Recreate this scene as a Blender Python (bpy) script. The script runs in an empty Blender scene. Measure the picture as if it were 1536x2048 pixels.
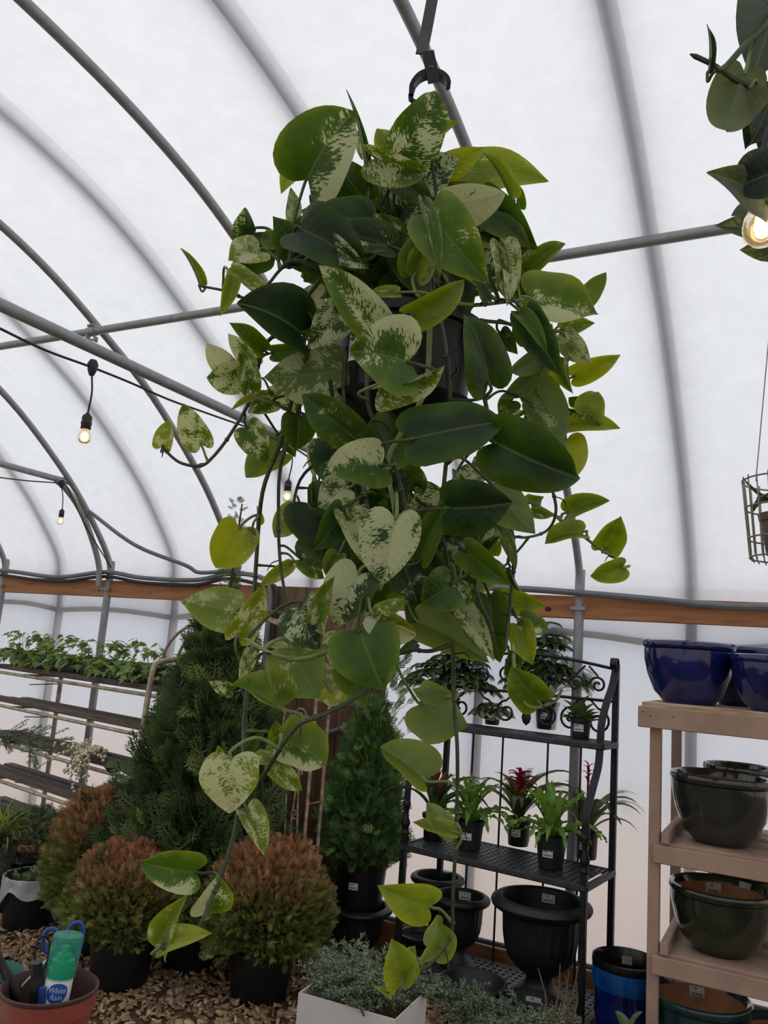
import bpy, math, random
import numpy as np
from mathutils import Vector, Matrix
random.seed(7); np.random.seed(7)
scene = bpy.context.scene
col = scene.collection
PI = math.pi

# ---------------------------------------------------------------- camera
# world: X runs along the long wall, Y points to it, Z is up; the camera stands at X = Y = 0
F, CX, CY, EYE = 1600.0, 768.0, 1024.0, 1.65
RW = np.array([[0.88960441, -0.01455094, -0.45650002],
               [0.45075644, 0.18911825, 0.87238347],
               [0.07363849, -0.9818465, 0.17479936]])       # camera (right, down, forward) to world
CAMP = np.array([0, 0, EYE])
def ray(px, py): return RW @ np.array([(px-CX)/F, (py-CY)/F, 1.0])
def onX(px, py, x): d = ray(px, py); return CAMP + d*(x/d[0])
def onY(px, py, y): d = ray(px, py); return CAMP + d*(y/d[1])
def onZ(px, py, z): d = ray(px, py); return CAMP + d*((z-EYE)/d[2])
def at(px, py, depth): return CAMP + ray(px, py)*depth
cam_data = bpy.data.cameras.new('camera'); cam = bpy.data.objects.new('camera', cam_data); col.objects.link(cam)
cam_data.sensor_fit = 'VERTICAL'; cam_data.sensor_height = 32.0; cam_data.lens = F/2048*32.0
cam_data.clip_start = 0.02; cam_data.clip_end = 200
m = Matrix.Identity(4)
for i in range(3):
    m[i][0] = RW[i][0]; m[i][1] = -RW[i][1]; m[i][2] = -RW[i][2]; m[i][3] = CAMP[i]
cam.matrix_world = m
scene.camera = cam

# ---------------------------------------------------------------- overcast sky, exposure
world = bpy.data.worlds.new('overcast_sky'); scene.world = world; world.use_nodes = True
wn = world.node_tree; bg = wn.nodes['Background']
tc = wn.nodes.new('ShaderNodeTexCoord'); sp = wn.nodes.new('ShaderNodeSeparateXYZ')
rp = wn.nodes.new('ShaderNodeValToRGB')
wn.links.new(tc.outputs['Generated'], sp.inputs[0]); wn.links.new(sp.outputs['Z'], rp.inputs[0])
rp.color_ramp.elements[0].position = 0.0; rp.color_ramp.elements[0].color = (.52, .56, .64, 1)
rp.color_ramp.elements[1].position = 0.9; rp.color_ramp.elements[1].color = (1.0, 1.0, 1.0, 1)
wn.links.new(rp.outputs[0], bg.inputs[0]); bg.inputs[1].default_value = 1.08
vs = scene.view_settings
vs.view_transform = 'Standard'; vs.look = 'None'; vs.gamma = 1.0; vs.use_curve_mapping = False; vs.exposure = 0.08

# ---------------------------------------------------------------- helpers
def lin(c):
    if isinstance(c, str):
        c = [int(c[i:i+2], 16)/255 for i in (0, 2, 4)]
        return tuple((v/12.92 if v <= .04045 else ((v+.055)/1.055)**2.4) for v in c)
    return tuple(c)
MATS = {}
def mat(name, c, rough=.6, metal=0.0, vary=.12, scale=12.0, bump=0.0, bscale=60.0, c2=None, stretch=None, coat=0.0, spec=.5):
    """principled material whose colour wanders a little with object-space noise"""
    if name in MATS: return MATS[name]
    c = lin(c); m = bpy.data.materials.new(name); m.use_nodes = True; MATS[name] = m
    nt = m.node_tree; b = nt.nodes['Principled BSDF']
    b.inputs['Roughness'].default_value = rough; b.inputs['Metallic'].default_value = metal
    b.inputs['Coat Weight'].default_value = coat; b.inputs['Specular IOR Level'].default_value = spec
    t = nt.nodes.new('ShaderNodeTexCoord'); mp = nt.nodes.new('ShaderNodeMapping')
    nt.links.new(t.outputs['Object'], mp.inputs[0])
    if stretch: mp.inputs['Scale'].default_value = stretch
    n = nt.nodes.new('ShaderNodeTexNoise'); n.inputs['Scale'].default_value = scale; n.inputs['Detail'].default_value = 5
    nt.links.new(mp.outputs[0], n.inputs['Vector'])
    r = nt.nodes.new('ShaderNodeValToRGB')
    d = lin(c2) if c2 is not None else tuple(v*(1-2*vary) for v in c)
    r.color_ramp.elements[0].position = .3; r.color_ramp.elements[0].color = (*d, 1)
    r.color_ramp.elements[1].position = .7; r.color_ramp.elements[1].color = (*(tuple(min(1, v*(1+vary)) for v in c)), 1)
    nt.links.new(n.outputs[0], r.inputs[0]); nt.links.new(r.outputs[0], b.inputs['Base Color'])
    if bump:
        n2 = nt.nodes.new('ShaderNodeTexNoise'); n2.inputs['Scale'].default_value = bscale; n2.inputs['Detail'].default_value = 4
        nt.links.new(mp.outputs[0], n2.inputs['Vector'])
        bp = nt.nodes.new('ShaderNodeBump'); bp.inputs['Strength'].default_value = bump; bp.inputs['Distance'].default_value = .01
        nt.links.new(n2.outputs[0], bp.inputs['Height']); nt.links.new(bp.outputs[0], b.inputs['Normal'])
    return m
def leaf_mat(name, c, back=None, rough=.4, trans=.35, tint=None, rnd=.35):
    """leaf: reflection plus light shining through, a little different on every object; tint = name of a vertex colour"""
    if name in MATS: return MATS[name]
    c = lin(c); m = bpy.data.materials.new(name); m.use_nodes = True; MATS[name] = m
    nt = m.node_tree; N = nt.nodes; L = nt.links; b = N['Principled BSDF']; out = N['Material Output']
    b.inputs['Roughness'].default_value = rough
    if tint:
        a = N.new('ShaderNodeAttribute'); a.attribute_name = tint; src = a.outputs['Color']
    else:
        oi = N.new('ShaderNodeObjectInfo'); t = N.new('ShaderNodeTexCoord'); n = N.new('ShaderNodeTexNoise')
        n.inputs['Scale'].default_value = 18; L.new(t.outputs['Object'], n.inputs['Vector'])
        ad = N.new('ShaderNodeMath'); ad.operation = 'MULTIPLY_ADD'; ad.inputs[1].default_value = .5
        L.new(oi.outputs['Random'], ad.inputs[0]); 
        ml = N.new('ShaderNodeMath'); ml.operation = 'MULTIPLY'; ml.inputs[1].default_value = .5
        L.new(n.outputs[0], ml.inputs[0]); L.new(ml.outputs[0], ad.inputs[2])
        r = N.new('ShaderNodeValToRGB'); L.new(ad.outputs[0], r.inputs[0])
        r.color_ramp.elements[0].color = (*(v*(1-rnd) for v in c), 1)
        b2 = lin(back) if back else tuple(min(1, v*(1+rnd)) for v in c)
        r.color_ramp.elements[1].color = (*b2, 1); src = r.outputs[0]
    L.new(src, b.inputs['Base Color'])
    tr = N.new('ShaderNodeBsdfTranslucent'); hs = N.new('ShaderNodeHueSaturation')
    hs.inputs['Hue'].default_value = .48; hs.inputs['Saturation'].default_value = 1.15; hs.inputs['Value'].default_value = 1.5
    L.new(src, hs.inputs['Color']); L.new(hs.outputs[0], tr.inputs['Color'])
    mx = N.new('ShaderNodeMixShader'); mx.inputs[0].default_value = trans
    L.new(b.outputs[0], mx.inputs[1]); L.new(tr.outputs[0], mx.inputs[2]); L.new(mx.outputs[0], out.inputs['Surface'])
    return m

def unit(v): v = np.asarray(v, float); n = np.linalg.norm(v); return v/n if n else v
def catmull(pts, n=6):
    P = [np.asarray(p, float) for p in pts]
    if len(P) < 3: return P
    P = [2*P[0]-P[1]] + P + [2*P[-1]-P[-2]]; out = []
    for i in range(1, len(P)-2):
        for k in range(n):
            t = k/n; a, b, c, d = P[i-1], P[i], P[i+1], P[i+2]
            out.append(.5*((2*b)+(-a+c)*t+(2*a-5*b+4*c-d)*t*t+(-a+3*b-3*c+d)*t**3))
    out.append(P[-2]); return out
class MB:
    """collects shapes and links them as one mesh object"""
    def __init__(s): s.v = []; s.f = []; s.mi = []; s.cur = 0
    def add(s, v, f):
        o = len(s.v); s.v += [tuple(map(float, p)) for p in v]; s.f += [tuple(i+o for i in q) for q in f]; s.mi += [s.cur]*len(f); return s
    def box(s, c, d, rz=0.0, M=None, bev=0.0):
        hx, hy, hz = d[0]/2, d[1]/2, d[2]/2
        if bev > 0:
            b = min(bev, hx*.9, hy*.9, hz*.9); P = []
            for z, i in ((-hz, b), (-hz+b, 0), (hz-b, 0), (hz, b)):
                X, Y = hx-i, hy-i
                P += [(-X+b, -Y, z), (X-b, -Y, z), (X, -Y+b, z), (X, Y-b, z), (X-b, Y, z), (-X+b, Y, z), (-X, Y-b, z), (-X, -Y+b, z)]
            Fc = [tuple(range(7, -1, -1)), tuple(range(24, 32))]
            for k in range(3):
                for j in range(8): Fc.append((k*8+j, k*8+(j+1) % 8, k*8+8+(j+1) % 8, k*8+8+j))
        else:
            P = [(x, y, z) for z in (-hz, hz) for y in (-hy, hy) for x in (-hx, hx)]
            Fc = [(0, 2, 3, 1), (4, 5, 7, 6), (0, 1, 5, 4), (2, 6, 7, 3), (0, 4, 6, 2), (1, 3, 7, 5)]
        ca, sa = math.cos(rz), math.sin(rz)
        if M is not None: P = [tuple(M @ Vector(p)) for p in P]
        else: P = [(x*ca-y*sa, x*sa+y*ca, z) for x, y, z in P]
        return s.add([(x+c[0], y+c[1], z+c[2]) for x, y, z in P], Fc)
    def tube(s, pts, r, n=8, cap=True, flat=None):
        P = [np.asarray(p, float) for p in pts]; k = len(P)
        R = [r]*k if np.isscalar(r) else list(r)
        T = [unit(P[min(i+1, k-1)]-P[max(i-1, 0)]) for i in range(k)]
        u = np.cross(T[0], (0, 0, 1)); u = unit(u) if np.linalg.norm(u) > 1e-3 else np.array([1., 0, 0])
        V = []
        for i in range(k):
            u = unit(u-T[i]*np.dot(u, T[i])); w = np.cross(T[i], u)
            for j in range(n):
                a = 2*PI*j/n; V.append(P[i]+u*math.cos(a)*R[i]+w*math.sin(a)*R[i])
        Fc = [(i*n+j, i*n+(j+1) % n, (i+1)*n+(j+1) % n, (i+1)*n+j) for i in range(k-1) for j in range(n)]
        if cap: Fc += [tuple(range(n-1, -1, -1)), tuple(range((k-1)*n, k*n))]
        return s.add(V, Fc)
    def lathe(s, prof, n=32, c=(0, 0, 0), flute=None):
        """profile of (radius, height); flute = f(angle, radius, height) gives the radius"""
        V = []; k = len(prof)
        for (r, z) in prof:
            for j in range(n):
                a = 2*PI*j/n; rr = flute(a, r, z) if flute else r
                V.append((c[0]+rr*math.cos(a), c[1]+rr*math.sin(a), c[2]+z))
        Fc = [(i*n+j, i*n+(j+1) % n, (i+1)*n+(j+1) % n, (i+1)*n+j) for i in range(k-1) for j in range(n)]
        return s.add(V, Fc)
    def strip(s, pts, w, nrm, t=.004):
        """flat bar of width w (across nrm x tangent) and thickness t along a path"""
        P = [np.asarray(p, float) for p in pts]; k = len(P); V = []
        for i in range(k):
            T = unit(P[min(i+1, k-1)]-P[max(i-1, 0)]); sd = unit(nrm); nn = unit(np.cross(T, sd))
            for a, b in ((-1, -1), (1, -1), (1, 1), (-1, 1)): V.append(P[i]+sd*a*w/2+nn*b*t/2)
        Fc = [(i*4+j, i*4+(j+1) % 4, i*4+4+(j+1) % 4, i*4+4+j) for i in range(k-1) for j in range(4)]
        Fc += [(3, 2, 1, 0), tuple(range((k-1)*4, k*4))]
        return s.add(V, Fc)
    def build(s, name, m, parent=None, smooth=True, off=None, loc=None, angle=None):
        me = bpy.data.meshes.new(name); V = s.v
        if off is not None: V = [(x-off[0], y-off[1], z-off[2]) for x, y, z in V]
        me.from_pydata(V, [], s.f)
        for mm in (m if isinstance(m, (list, tuple)) else [m]): me.materials.append(MATS[mm] if isinstance(mm, str) else mm)
        me.polygons.foreach_set('material_index', s.mi)
        if smooth:
            me.polygons.foreach_set('use_smooth', [True]*len(me.polygons))
            me.set_sharp_from_angle(angle=math.radians(angle or 40))
        me.update()
        o = bpy.data.objects.new(name, me); col.objects.link(o); o.parent = parent
        if loc is not None: o.location = loc
        return o
def nmesh(name, V, Fq, m, parent=None, tint=None, smooth=False, loc=None):
    """many quads or triangles from arrays; tint = colour per vertex"""
    V = np.asarray(V, np.float32); Fq = np.asarray(Fq, np.int32); me = bpy.data.meshes.new(name)
    k = Fq.shape[1]; me.vertices.add(len(V)); me.vertices.foreach_set('co', V.ravel())
    me.loops.add(Fq.size); me.loops.foreach_set('vertex_index', Fq.ravel())
    me.polygons.add(len(Fq)); me.polygons.foreach_set('loop_start', np.arange(0, Fq.size, k, dtype=np.int32))
    me.update(calc_edges=True)
    if tint is not None:
        at_ = me.attributes.new('tint', 'FLOAT_COLOR', 'POINT')
        at_.data.foreach_set('color', np.concatenate([np.asarray(tint, np.float32), np.ones((len(V), 1), np.float32)], 1).ravel())
    if smooth: me.polygons.foreach_set('use_smooth', [True]*len(Fq))
    me.materials.append(MATS[m] if isinstance(m, str) else m)
    o = bpy.data.objects.new(name, me); col.objects.link(o); o.parent = parent
    if loc is not None: o.location = loc
    return o
def tag(o, label=None, cat=None, group=None, kind=None):
    if label: o['label'] = label
    if cat: o['category'] = cat
    if group: o['group'] = group
    if kind: o['kind'] = kind
    return o
def thing(name, label, cat, loc=(0, 0, 0), rz=0.0, group=None):
    o = bpy.data.objects.new(name, None); col.objects.link(o); o.empty_display_size = .05
    o.location = tuple(loc); o.rotation_euler = (0, 0, rz); return tag(o, label, cat, group)
def copy_tree(o, parent=None, loc=None, rz=None, label=None, scale=None):
    c = o.copy(); col.objects.link(c); c.parent = parent
    if loc is not None: c.location = tuple(loc)
    if rz is not None: c.rotation_euler = (0, 0, rz)
    if scale is not None: c.scale = (scale,)*3
    if label: c['label'] = label
    for ch in [x for x in col.objects if x.parent == o]: copy_tree(ch, c)
    return c
def place(me, name, parent, M, color=None):
    """another object on existing mesh data, placed by a 4x4 matrix"""
    o = bpy.data.objects.new(name, me); col.objects.link(o); o.parent = parent; o.matrix_basis = M
    if color: o.color = color
    return o
def frame_matrix(o, x, y, z, s=1.0):
    M = Matrix.Identity(4)
    for i in range(3): M[i][0] = x[i]*s; M[i][1] = y[i]*s; M[i][2] = z[i]*s; M[i][3] = o[i]
    return M

# ---------------------------------------------------------------- the greenhouse: film, hoops, beam, floor
WALL = 4.5
ARCH = [(4.5, 2.05), (4.47, 2.2), (4.3, 2.42), (4.0, 2.72), (3.5, 3.09), (3.0, 3.35), (2.6, 3.52), (2.2, 3.63), (1.7, 3.7), (1.0, 3.73)]
ARCH = ARCH + [(2.0-y, z) for y, z in ARCH[-2::-1]]                # mirrored about the ridge at Y = 1
ARC = [tuple(p) for p in catmull(ARCH, 5)]
X0, X1 = -10.0, 4.5
def film_mat(name, c, trans, clear):
    m = bpy.data.materials.new(name); m.use_nodes = True; MATS[name] = m; nt = m.node_tree; N = nt.nodes; L = nt.links
    b = N['Principled BSDF']; out = N['Material Output']
    b.inputs['Base Color'].default_value = (.6, .62, .66, 1); b.inputs['Roughness'].default_value = .35
    t = N.new('ShaderNodeTexCoord'); n = N.new('ShaderNodeTexNoise'); n.inputs['Scale'].default_value = 9; n.inputs['Detail'].default_value = 10; n.inputs['Roughness'].default_value = .7
    L.new(t.outputs['Object'], n.inputs['Vector'])
    r = N.new('ShaderNodeValToRGB'); L.new(n.outputs[0], r.inputs[0])
    c = lin(c)
    r.color_ramp.elements[0].position = .3; r.color_ramp.elements[0].color = (*(v*.90 for v in c), 1)
    r.color_ramp.elements[1].position = .7; r.color_ramp.elements[1].color = (*c, 1)
    tr = N.new('ShaderNodeBsdfTranslucent'); L.new(r.outputs[0], tr.inputs[0])
    tp = N.new('ShaderNodeBsdfTransparent'); tp.inputs[0].default_value = (.95, .96, .97, 1)
    a = N.new('ShaderNodeMixShader'); a.inputs[0].default_value = trans; L.new(b.outputs[0], a.inputs[1]); L.new(tr.outputs[0], a.inputs[2])
    e = N.new('ShaderNodeMixShader'); e.inputs[0].default_value = clear; L.new(a.outputs[0], e.inputs[1]); L.new(tp.outputs[0], e.inputs[2])
    L.new(e.outputs[0], out.inputs['Surface'])
    return m
film_mat('roof_film', (.95, .955, .96), .92, .12)
film_mat('side_film', (.86, .87, .91), .92, .42)
film_mat('flap_film', (.80, .81, .84), .9, .25)
mat('galvanised', '949697', .5, .35, .08, 25)
mat('galvanised_dark', '5f6468', .5, .5, .1, 25)
mat('cedar', 'aa754a', .65, 0, .12, 4, .25, 40, c2='8f5c36', stretch=(1, 8, 8))
mat('cedar_dark', '72543a', .7, 0, .15, 4, .3, 40, c2='553d29', stretch=(8, 8, 1))
mat('conduit', '6d7176', .5, .1, .08)
mat('cable_black', '17181a', .5)
mat('knot', '3d1f12', .7)

def arch_sheet(name, prof, x0, x1, nx, m):
    V = []; n = len(prof); Fc = []
    for i in range(nx+1):
        x = x0+(x1-x0)*i/nx
        for y, z in prof: V.append((x, y, z))
    for i in range(nx):
        for j in range(n-1): Fc.append((i*n+j, i*n+j+1, (i+1)*n+j+1, (i+1)*n+j))
    return MB().add(V, Fc).build(name, m)
def grow(prof, d):
    out = []
    for i, p in enumerate(prof):
        a = np.array(prof[max(i-1, 0)]); b = np.array(prof[min(i+1, len(prof)-1)]); t = unit(b-a)
        out.append((p[0]+t[1]*d, p[1]-t[0]*d))
    return out
FILM = grow(ARC, .03)
tag(arch_sheet('ceiling', FILM, X0, X1, 12, 'roof_film'), 'white translucent plastic film roof stretched over hoops', kind='structure')
tag(arch_sheet('wall_back', [(WALL+.045, 0.0), (WALL+.045, .7), (WALL+.045, 1.4), (WALL+.045, 2.12)], X0, X1, 12, 'side_film'),
    'clear milky plastic film side wall below the beam', kind='structure')
tag(arch_sheet('wall_front', [(-WALL+2-.045, 2.12), (-WALL+2-.045, 1.0), (-WALL+2-.045, 0.0)], X0, X1, 12, 'side_film'), 'plastic film side wall behind the viewer', kind='structure')
for nm, x in (('wall_left', X0), ('wall_right', X1)):
    pr = [(WALL+.045, 0)]+FILM+[(-WALL+2-.045, 0)]
    b = MB(); b.add([(x, y, z) for y, z in pr], [tuple(range(len(pr)))])
    tag(b.build(nm, 'side_film', smooth=False), 'plastic film end wall of the greenhouse', kind='structure')
# hem flap hanging from the beam outside the side film, wavy lower edge with its rolled hem
V = []; Fc = []; hem = []; nn = 180
for i in range(nn+1):
    x = X0+.1+(X1-X0-.2)*i/nn
    zb = 1.80+.045*abs(math.sin((x+1.08+.6)*PI/1.2))+.012*math.sin(x*3.1)
    V += [(x, WALL+.075, 2.0), (x, WALL+.085+.01*math.sin(x*9), zb)]; hem.append((x, WALL+.09, zb))
for i in range(nn): Fc.append((2*i, 2*i+1, 2*i+3, 2*i+2))
fl = MB().add(V, Fc).build('curtain_flap', 'flap_film'); tag(fl, 'greyish film flap hanging below the long wood beam', 'film flap')
MB().tube(hem, .022, 6).build('hem', 'conduit', fl)
# ground outside and mulch floor inside
def ground_mat():
    m = bpy.data.materials.new('outside_ground'); m.use_nodes = True; MATS['outside_ground'] = m; nt = m.node_tree; N = nt.nodes; L = nt.links
    b = N['Principled BSDF']; b.inputs['Roughness'].default_value = .9
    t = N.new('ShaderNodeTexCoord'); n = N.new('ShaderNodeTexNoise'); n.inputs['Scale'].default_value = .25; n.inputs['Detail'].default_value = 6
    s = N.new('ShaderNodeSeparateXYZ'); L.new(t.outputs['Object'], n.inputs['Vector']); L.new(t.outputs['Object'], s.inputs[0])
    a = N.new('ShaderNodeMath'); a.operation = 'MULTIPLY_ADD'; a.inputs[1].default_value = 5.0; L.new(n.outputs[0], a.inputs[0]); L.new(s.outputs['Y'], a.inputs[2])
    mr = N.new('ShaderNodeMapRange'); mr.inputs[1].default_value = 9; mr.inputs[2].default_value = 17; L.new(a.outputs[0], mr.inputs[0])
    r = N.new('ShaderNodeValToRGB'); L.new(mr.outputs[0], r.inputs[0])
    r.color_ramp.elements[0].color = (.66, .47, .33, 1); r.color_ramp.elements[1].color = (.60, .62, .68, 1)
    L.new(r.outputs[0], b.inputs['Base Color'])
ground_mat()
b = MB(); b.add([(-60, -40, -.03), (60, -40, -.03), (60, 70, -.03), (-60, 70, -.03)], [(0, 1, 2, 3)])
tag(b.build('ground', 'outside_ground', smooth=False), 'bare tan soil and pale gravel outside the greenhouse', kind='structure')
mat('mulch_soil', '5a412c', .95, 0, .3, 30, .8, 90, c2='35251a')
b = MB(); b.add([(X0+.02, -2.5, 0), (X1-.02, -2.5, 0), (X1-.02, WALL+.03, 0), (X0+.02, WALL+.03, 0)], [(0, 1, 2, 3)])
floor = tag(b.build('floor', 'mulch_soil', smooth=False), 'brown bark mulch floor', kind='structure')
# bark chips: real pieces lying every which way over the part of the floor in view
leaf_mat('bark', '8a6540', rough=.85, trans=0.0, tint='tint')
def chips():
    rs = np.random.RandomState(3); n = 26000
    x = rs.uniform(-5.2, .3, n); y = rs.uniform(1.2, 4.42, n)
    keep = (y > 1.6+.35*np.abs(x+1.5)*0) ; x, y = x[keep], y[keep]; n = len(x)
    a = rs.uniform(0, 2*PI, n); L = rs.uniform(.008, .026, n); W = L*rs.uniform(.3, .7, n); T = rs.uniform(.002, .006, n)
    base = np.array([(-1, -1, -1), (1, -.7, -1), (.8, 1, -1), (-.9, .8, -1), (-.8, -.8, 1), (.8, -.6, 1), (.7, .8, 1), (-.8, .7, 1)], float)
    base = base[None]*np.stack([L, W, T], 1)[:, None]
    tx, ty = rs.normal(0, .3, n), rs.normal(0, .3, n)
    base[..., 2] += base[..., 0]*tx[:, None]+base[..., 1]*ty[:, None]
    ca, sa = np.cos(a)[:, None], np.sin(a)[:, None]
    P = np.stack([base[..., 0]*ca-base[..., 1]*sa+x[:, None], base[..., 0]*sa+base[..., 1]*ca+y[:, None], base[..., 2]+(.006+rs.uniform(0, .012, n))[:, None]], -1)
    Q = np.array([(4, 5, 6, 7), (0, 1, 5, 4), (1, 2, 6, 5), (2, 3, 7, 6), (3, 0, 4, 7)])
    Fq = (Q[None]+8*np.arange(n)[:, None, None]).reshape(-1, 4)
    pal = np.array([(.36, .225, .12), (.24, .145, .075), (.45, .31, .18), (.15, .09, .05), (.55, .41, .26)])
    t = pal[rs.choice(5, n, p=[.34, .26, .2, .12, .08])]*rs.uniform(.7, 1.15, (n, 1))
    o = nmesh('bark_chips', P.reshape(-1, 3), Fq, 'bark', floor, np.repeat(t, 8, 0)); tag(o, kind='stuff')
chips()
# hoops: inside pipes with their vertical posts, outer pipes beyond the film halfway between
HX = [.12, -1.08, -2.28, -3.48, -4.68, -5.88, -7.08, -8.28]
HL = {.12: 'inner grey steel hoop at the right, partly behind the trailing plant overhead', -1.08: 'inner grey steel hoop passing right behind the black hook above the big hanging plant',
      -2.28: 'inner grey steel hoop crossing the upper left corner and meeting the brown board', -3.48: 'inner grey steel hoop carrying the bolted purlin clamp, left of the big hanging plant',
      -4.68: 'inner grey steel hoop whose end of the cross tie carries the small far bulb', -5.88: 'inner grey steel hoop at the far left edge above the slatted stand'}
for x in HX:
    if x < -6.0 or x > .2: continue
    hp = thing('greenhouse_hoop', HL[x], 'hoop', (x, WALL, 0), 0, 'inner hoops of the greenhouse')
    b = MB(); b.tube([(0, y-WALL, z) for y, z in ARC[:-1]], .022, 10); b.build('hoop_pipe', 'galvanised', hp)
    b = MB(); b.tube([(0, 0, 0), (0, 0, 2.2)], .028, 10); b.build('post', 'galvanised', hp)
    b = MB(); b.box((0, -.035, 1.98), (.085, .006, .022), bev=.002); b.tube([(-.032, -.03, 1.98), (-.032, -.042, 1.98)], .006, 6); b.tube([(.032, -.03, 1.98), (.032, -.042, 1.98)], .006, 6)
    b.build('strap_bracket', 'galvanised', hp)
OUT = grow(ARC, .075)
OL = ['outer hoop seen as a blurred band through the film near the right edge', 'outer hoop blurred behind the film above the big hanging plant',
      'outer hoop blurred behind the film, nearest left of the big hanging plant', 'outer hoop blurred behind the film beside the larger left bulb', 'outer hoop blurred behind the film at the far left']
for k, x in enumerate([-.50, -1.68, -2.88, -4.08, -5.28]):
    op = thing('outer_hoop', OL[k], 'hoop', (x, WALL+.075, 0), 0, 'outer hoops beyond the film')
    b = MB(); b.tube([(0, y-WALL-.075, z) for y, z in OUT], .032, 8); b.build('hoop_pipe', 'galvanised_dark', op)
    b = MB(); b.tube([(0, .02, 0), (0, .02, 2.06)], .03, 8); b.build('post', 'galvanised_dark', op)
def pipe(name, pts, r, m, label, cat, n=10, smooth=1):
    p0 = np.array(pts[0]); b = MB(); b.tube([np.array(p)-p0 for p in (catmull(pts, 6) if smooth and len(pts) > 2 else pts)], r, n)
    return tag(b.build(name, m, loc=p0), label, cat)
pu = thing('purlin_pipe', 'long grey purlin pipe running lengthwise under the roof hoops', 'pipe', (X0+.1, 2.98, 3.305))
b = MB(); b.tube([(0, 0, 0), (X1-X0-.2, 0, 0)], .022, 10); b.build('pipe', 'galvanised', pu)
for x in HX[:6]:
    cl = MB(); xx = x-X0-.1
    cl.tube([(xx-.028, 0, -.0), (xx+.028, 0, 0)], .028, 10); cl.box((xx-.02, -.01, -.04), (.012, .03, .035), bev=.002); cl.box((xx+.02, .01, -.045), (.012, .03, .03), bev=.002)
    cl.tube([(xx-.035, -.01, -.05), (xx+.035, .01, -.05)], .006, 6); cl.box((xx, .0, .03), (.05, .05, .012), bev=.002)
    cl.build('clamp', 'galvanised', pu)
pipe('cross_tie', [(-2.28, -.5, 2.655), (-2.28, 3.98, 2.69)], .022, 'galvanised', 'grey cross tie pipe carrying the larger left hanging bulb', 'pipe')
pipe('cross_tie', [(-4.68, -.9, 2.69), (-4.70, 3.6, 2.71), (-4.70, 3.9, 2.70), (-4.70, 4.13, 2.55), (-4.70, 4.3, 2.33), (-4.70, 4.40, 2.14), (-4.70, 4.42, 2.0)], .022, 'galvanised', 'bent cross tie pipe at the far left carrying the smaller bulb', 'pipe')
# long beam along the wall with its knots, sill board on the floor
bm_ = thing('trim_1', 'reddish brown wood beam along the side wall', None, (X0, WALL-.04, 1.925)); tag(bm_, kind='structure')
for k, (a, c) in enumerate([(0, 2.9), (2.905, 6.5), (6.505, 10.2), (10.205, 14.5)]):
    MB().box(((a+c)/2, .045, .063), (c-a, .038, .126), bev=.004).build('plank', 'cedar', bm_)
rs = random.Random(2)
for px, py, r in ((1096, 1218, .016), (197, 1170, .01), (197, 1181, .008), (298, 1187, .006), (345, 1172, .008), (60, 1168, .006), (1462, 1213, .009), (395, 1175, .007)):
    p = onY(px, py, WALL-.017); b = MB(); b.lathe([(0, 0), (r, 0), (r*.6, .0025), (0, .003)], 10)
    o = b.build('knot', 'knot', bm_); o.rotation_euler = (PI/2, 0, 0); o.location = (p[0]-X0, .0265, p[2]-1.925); o.scale = (1.4, 1, 1)
sill = thing('baseboard_back', 'reddish wood sill board at the foot of the side wall', None, (X0, WALL-.03, 0)); tag(sill, kind='structure')
for a, c in ((0, 4.1), (4.105, 8.2), (8.205, 14.5)): MB().box(((a+c)/2, -.02, .075), (c-a, .04, .15), bev=.004).build('plank', 'cedar', sill)
pipe('sill_conduit', [(-2.5, WALL-.05, .17), (-2.0, WALL-.05, .168), (-1.2, WALL-.05, .17), (.6, WALL-.05, .168)], .014, 'conduit', 'grey conduit lying along the top of the wood sill board', 'conduit', 8)
# plywood board behind the conifers, conduits on it
pb = thing('plywood_panel', 'tall brown stained wood board standing against the wall behind the conifers', 'board', (-2.66, WALL-.10, 0))
for k in range(3): MB().box((-.3+.3*k, 0, 1.02), (.297, .05, 2.04), bev=.004).build('plank', 'cedar_dark', pb)
c1 = [(-3.06, WALL-.15, .3), (-3.06, WALL-.15, 1.6), (-3.07, WALL-.15, 2.0), (-3.2, WALL-.12, 2.1), (-3.5, WALL-.06, 2.12), (-3.8, WALL-.05, 2.07), (-4.3, WALL-.05, 2.075), (-4.68, WALL-.05, 2.11), (-5.2, WALL-.05, 2.06), (-5.88, WALL-.05, 2.10), (-6.6, WALL-.05, 2.06), (-7.2, WALL-.05, 2.1)]
pipe('wall_conduit', c1, .017, 'conduit', 'grey conduit sagging along the beam top, then down the left of the board', 'conduit', 8)
c2 = [(p[0]+.05*(k < 4), p[1]-.005, p[2]-.035*(k > 3)-.06*(k == 3)) for k, p in enumerate(c1)]
pipe('wall_conduit', c2[:10], .013, 'cable_black', 'thin dark cable running just under the grey conduit on the beam', 'cable', 8)
pipe('wall_conduit', [(-2.1, WALL-.05, 2.07), (-1.5, WALL-.05, 2.08), (-1.08, WALL-.06, 2.065), (-.7, WALL-.05, 2.045), (-.3, WALL-.05, 2.02), (.1, WALL-.05, 2.035), (.8, WALL-.05, 2.06)], .018, 'conduit', 'grey conduit drooping along the beam above the tan pot shelf', 'conduit', 8)
a0 = [onY(x, y, WALL-.16) for x, y in ((722, 1385), (716, 1415), (700, 1445), (675, 1460), (650, 1465))]
pipe('flex_conduit', [a0[0]+np.array((0, 0, .5)), a0[0]+np.array((0, 0, .2))]+a0+[a0[-1]+np.array((-.15, 0, .0))], .016, 'conduit', 'curved flexible grey conduit bending left across the brown board', 'conduit', 8)
a0 = [onX(195, 1050, -4.66), onY(270, 1090, WALL-.2), onY(370, 1130, WALL-.12), onY(400, 1145, WALL-.08), onY(470, 1140, WALL-.08)]
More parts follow.
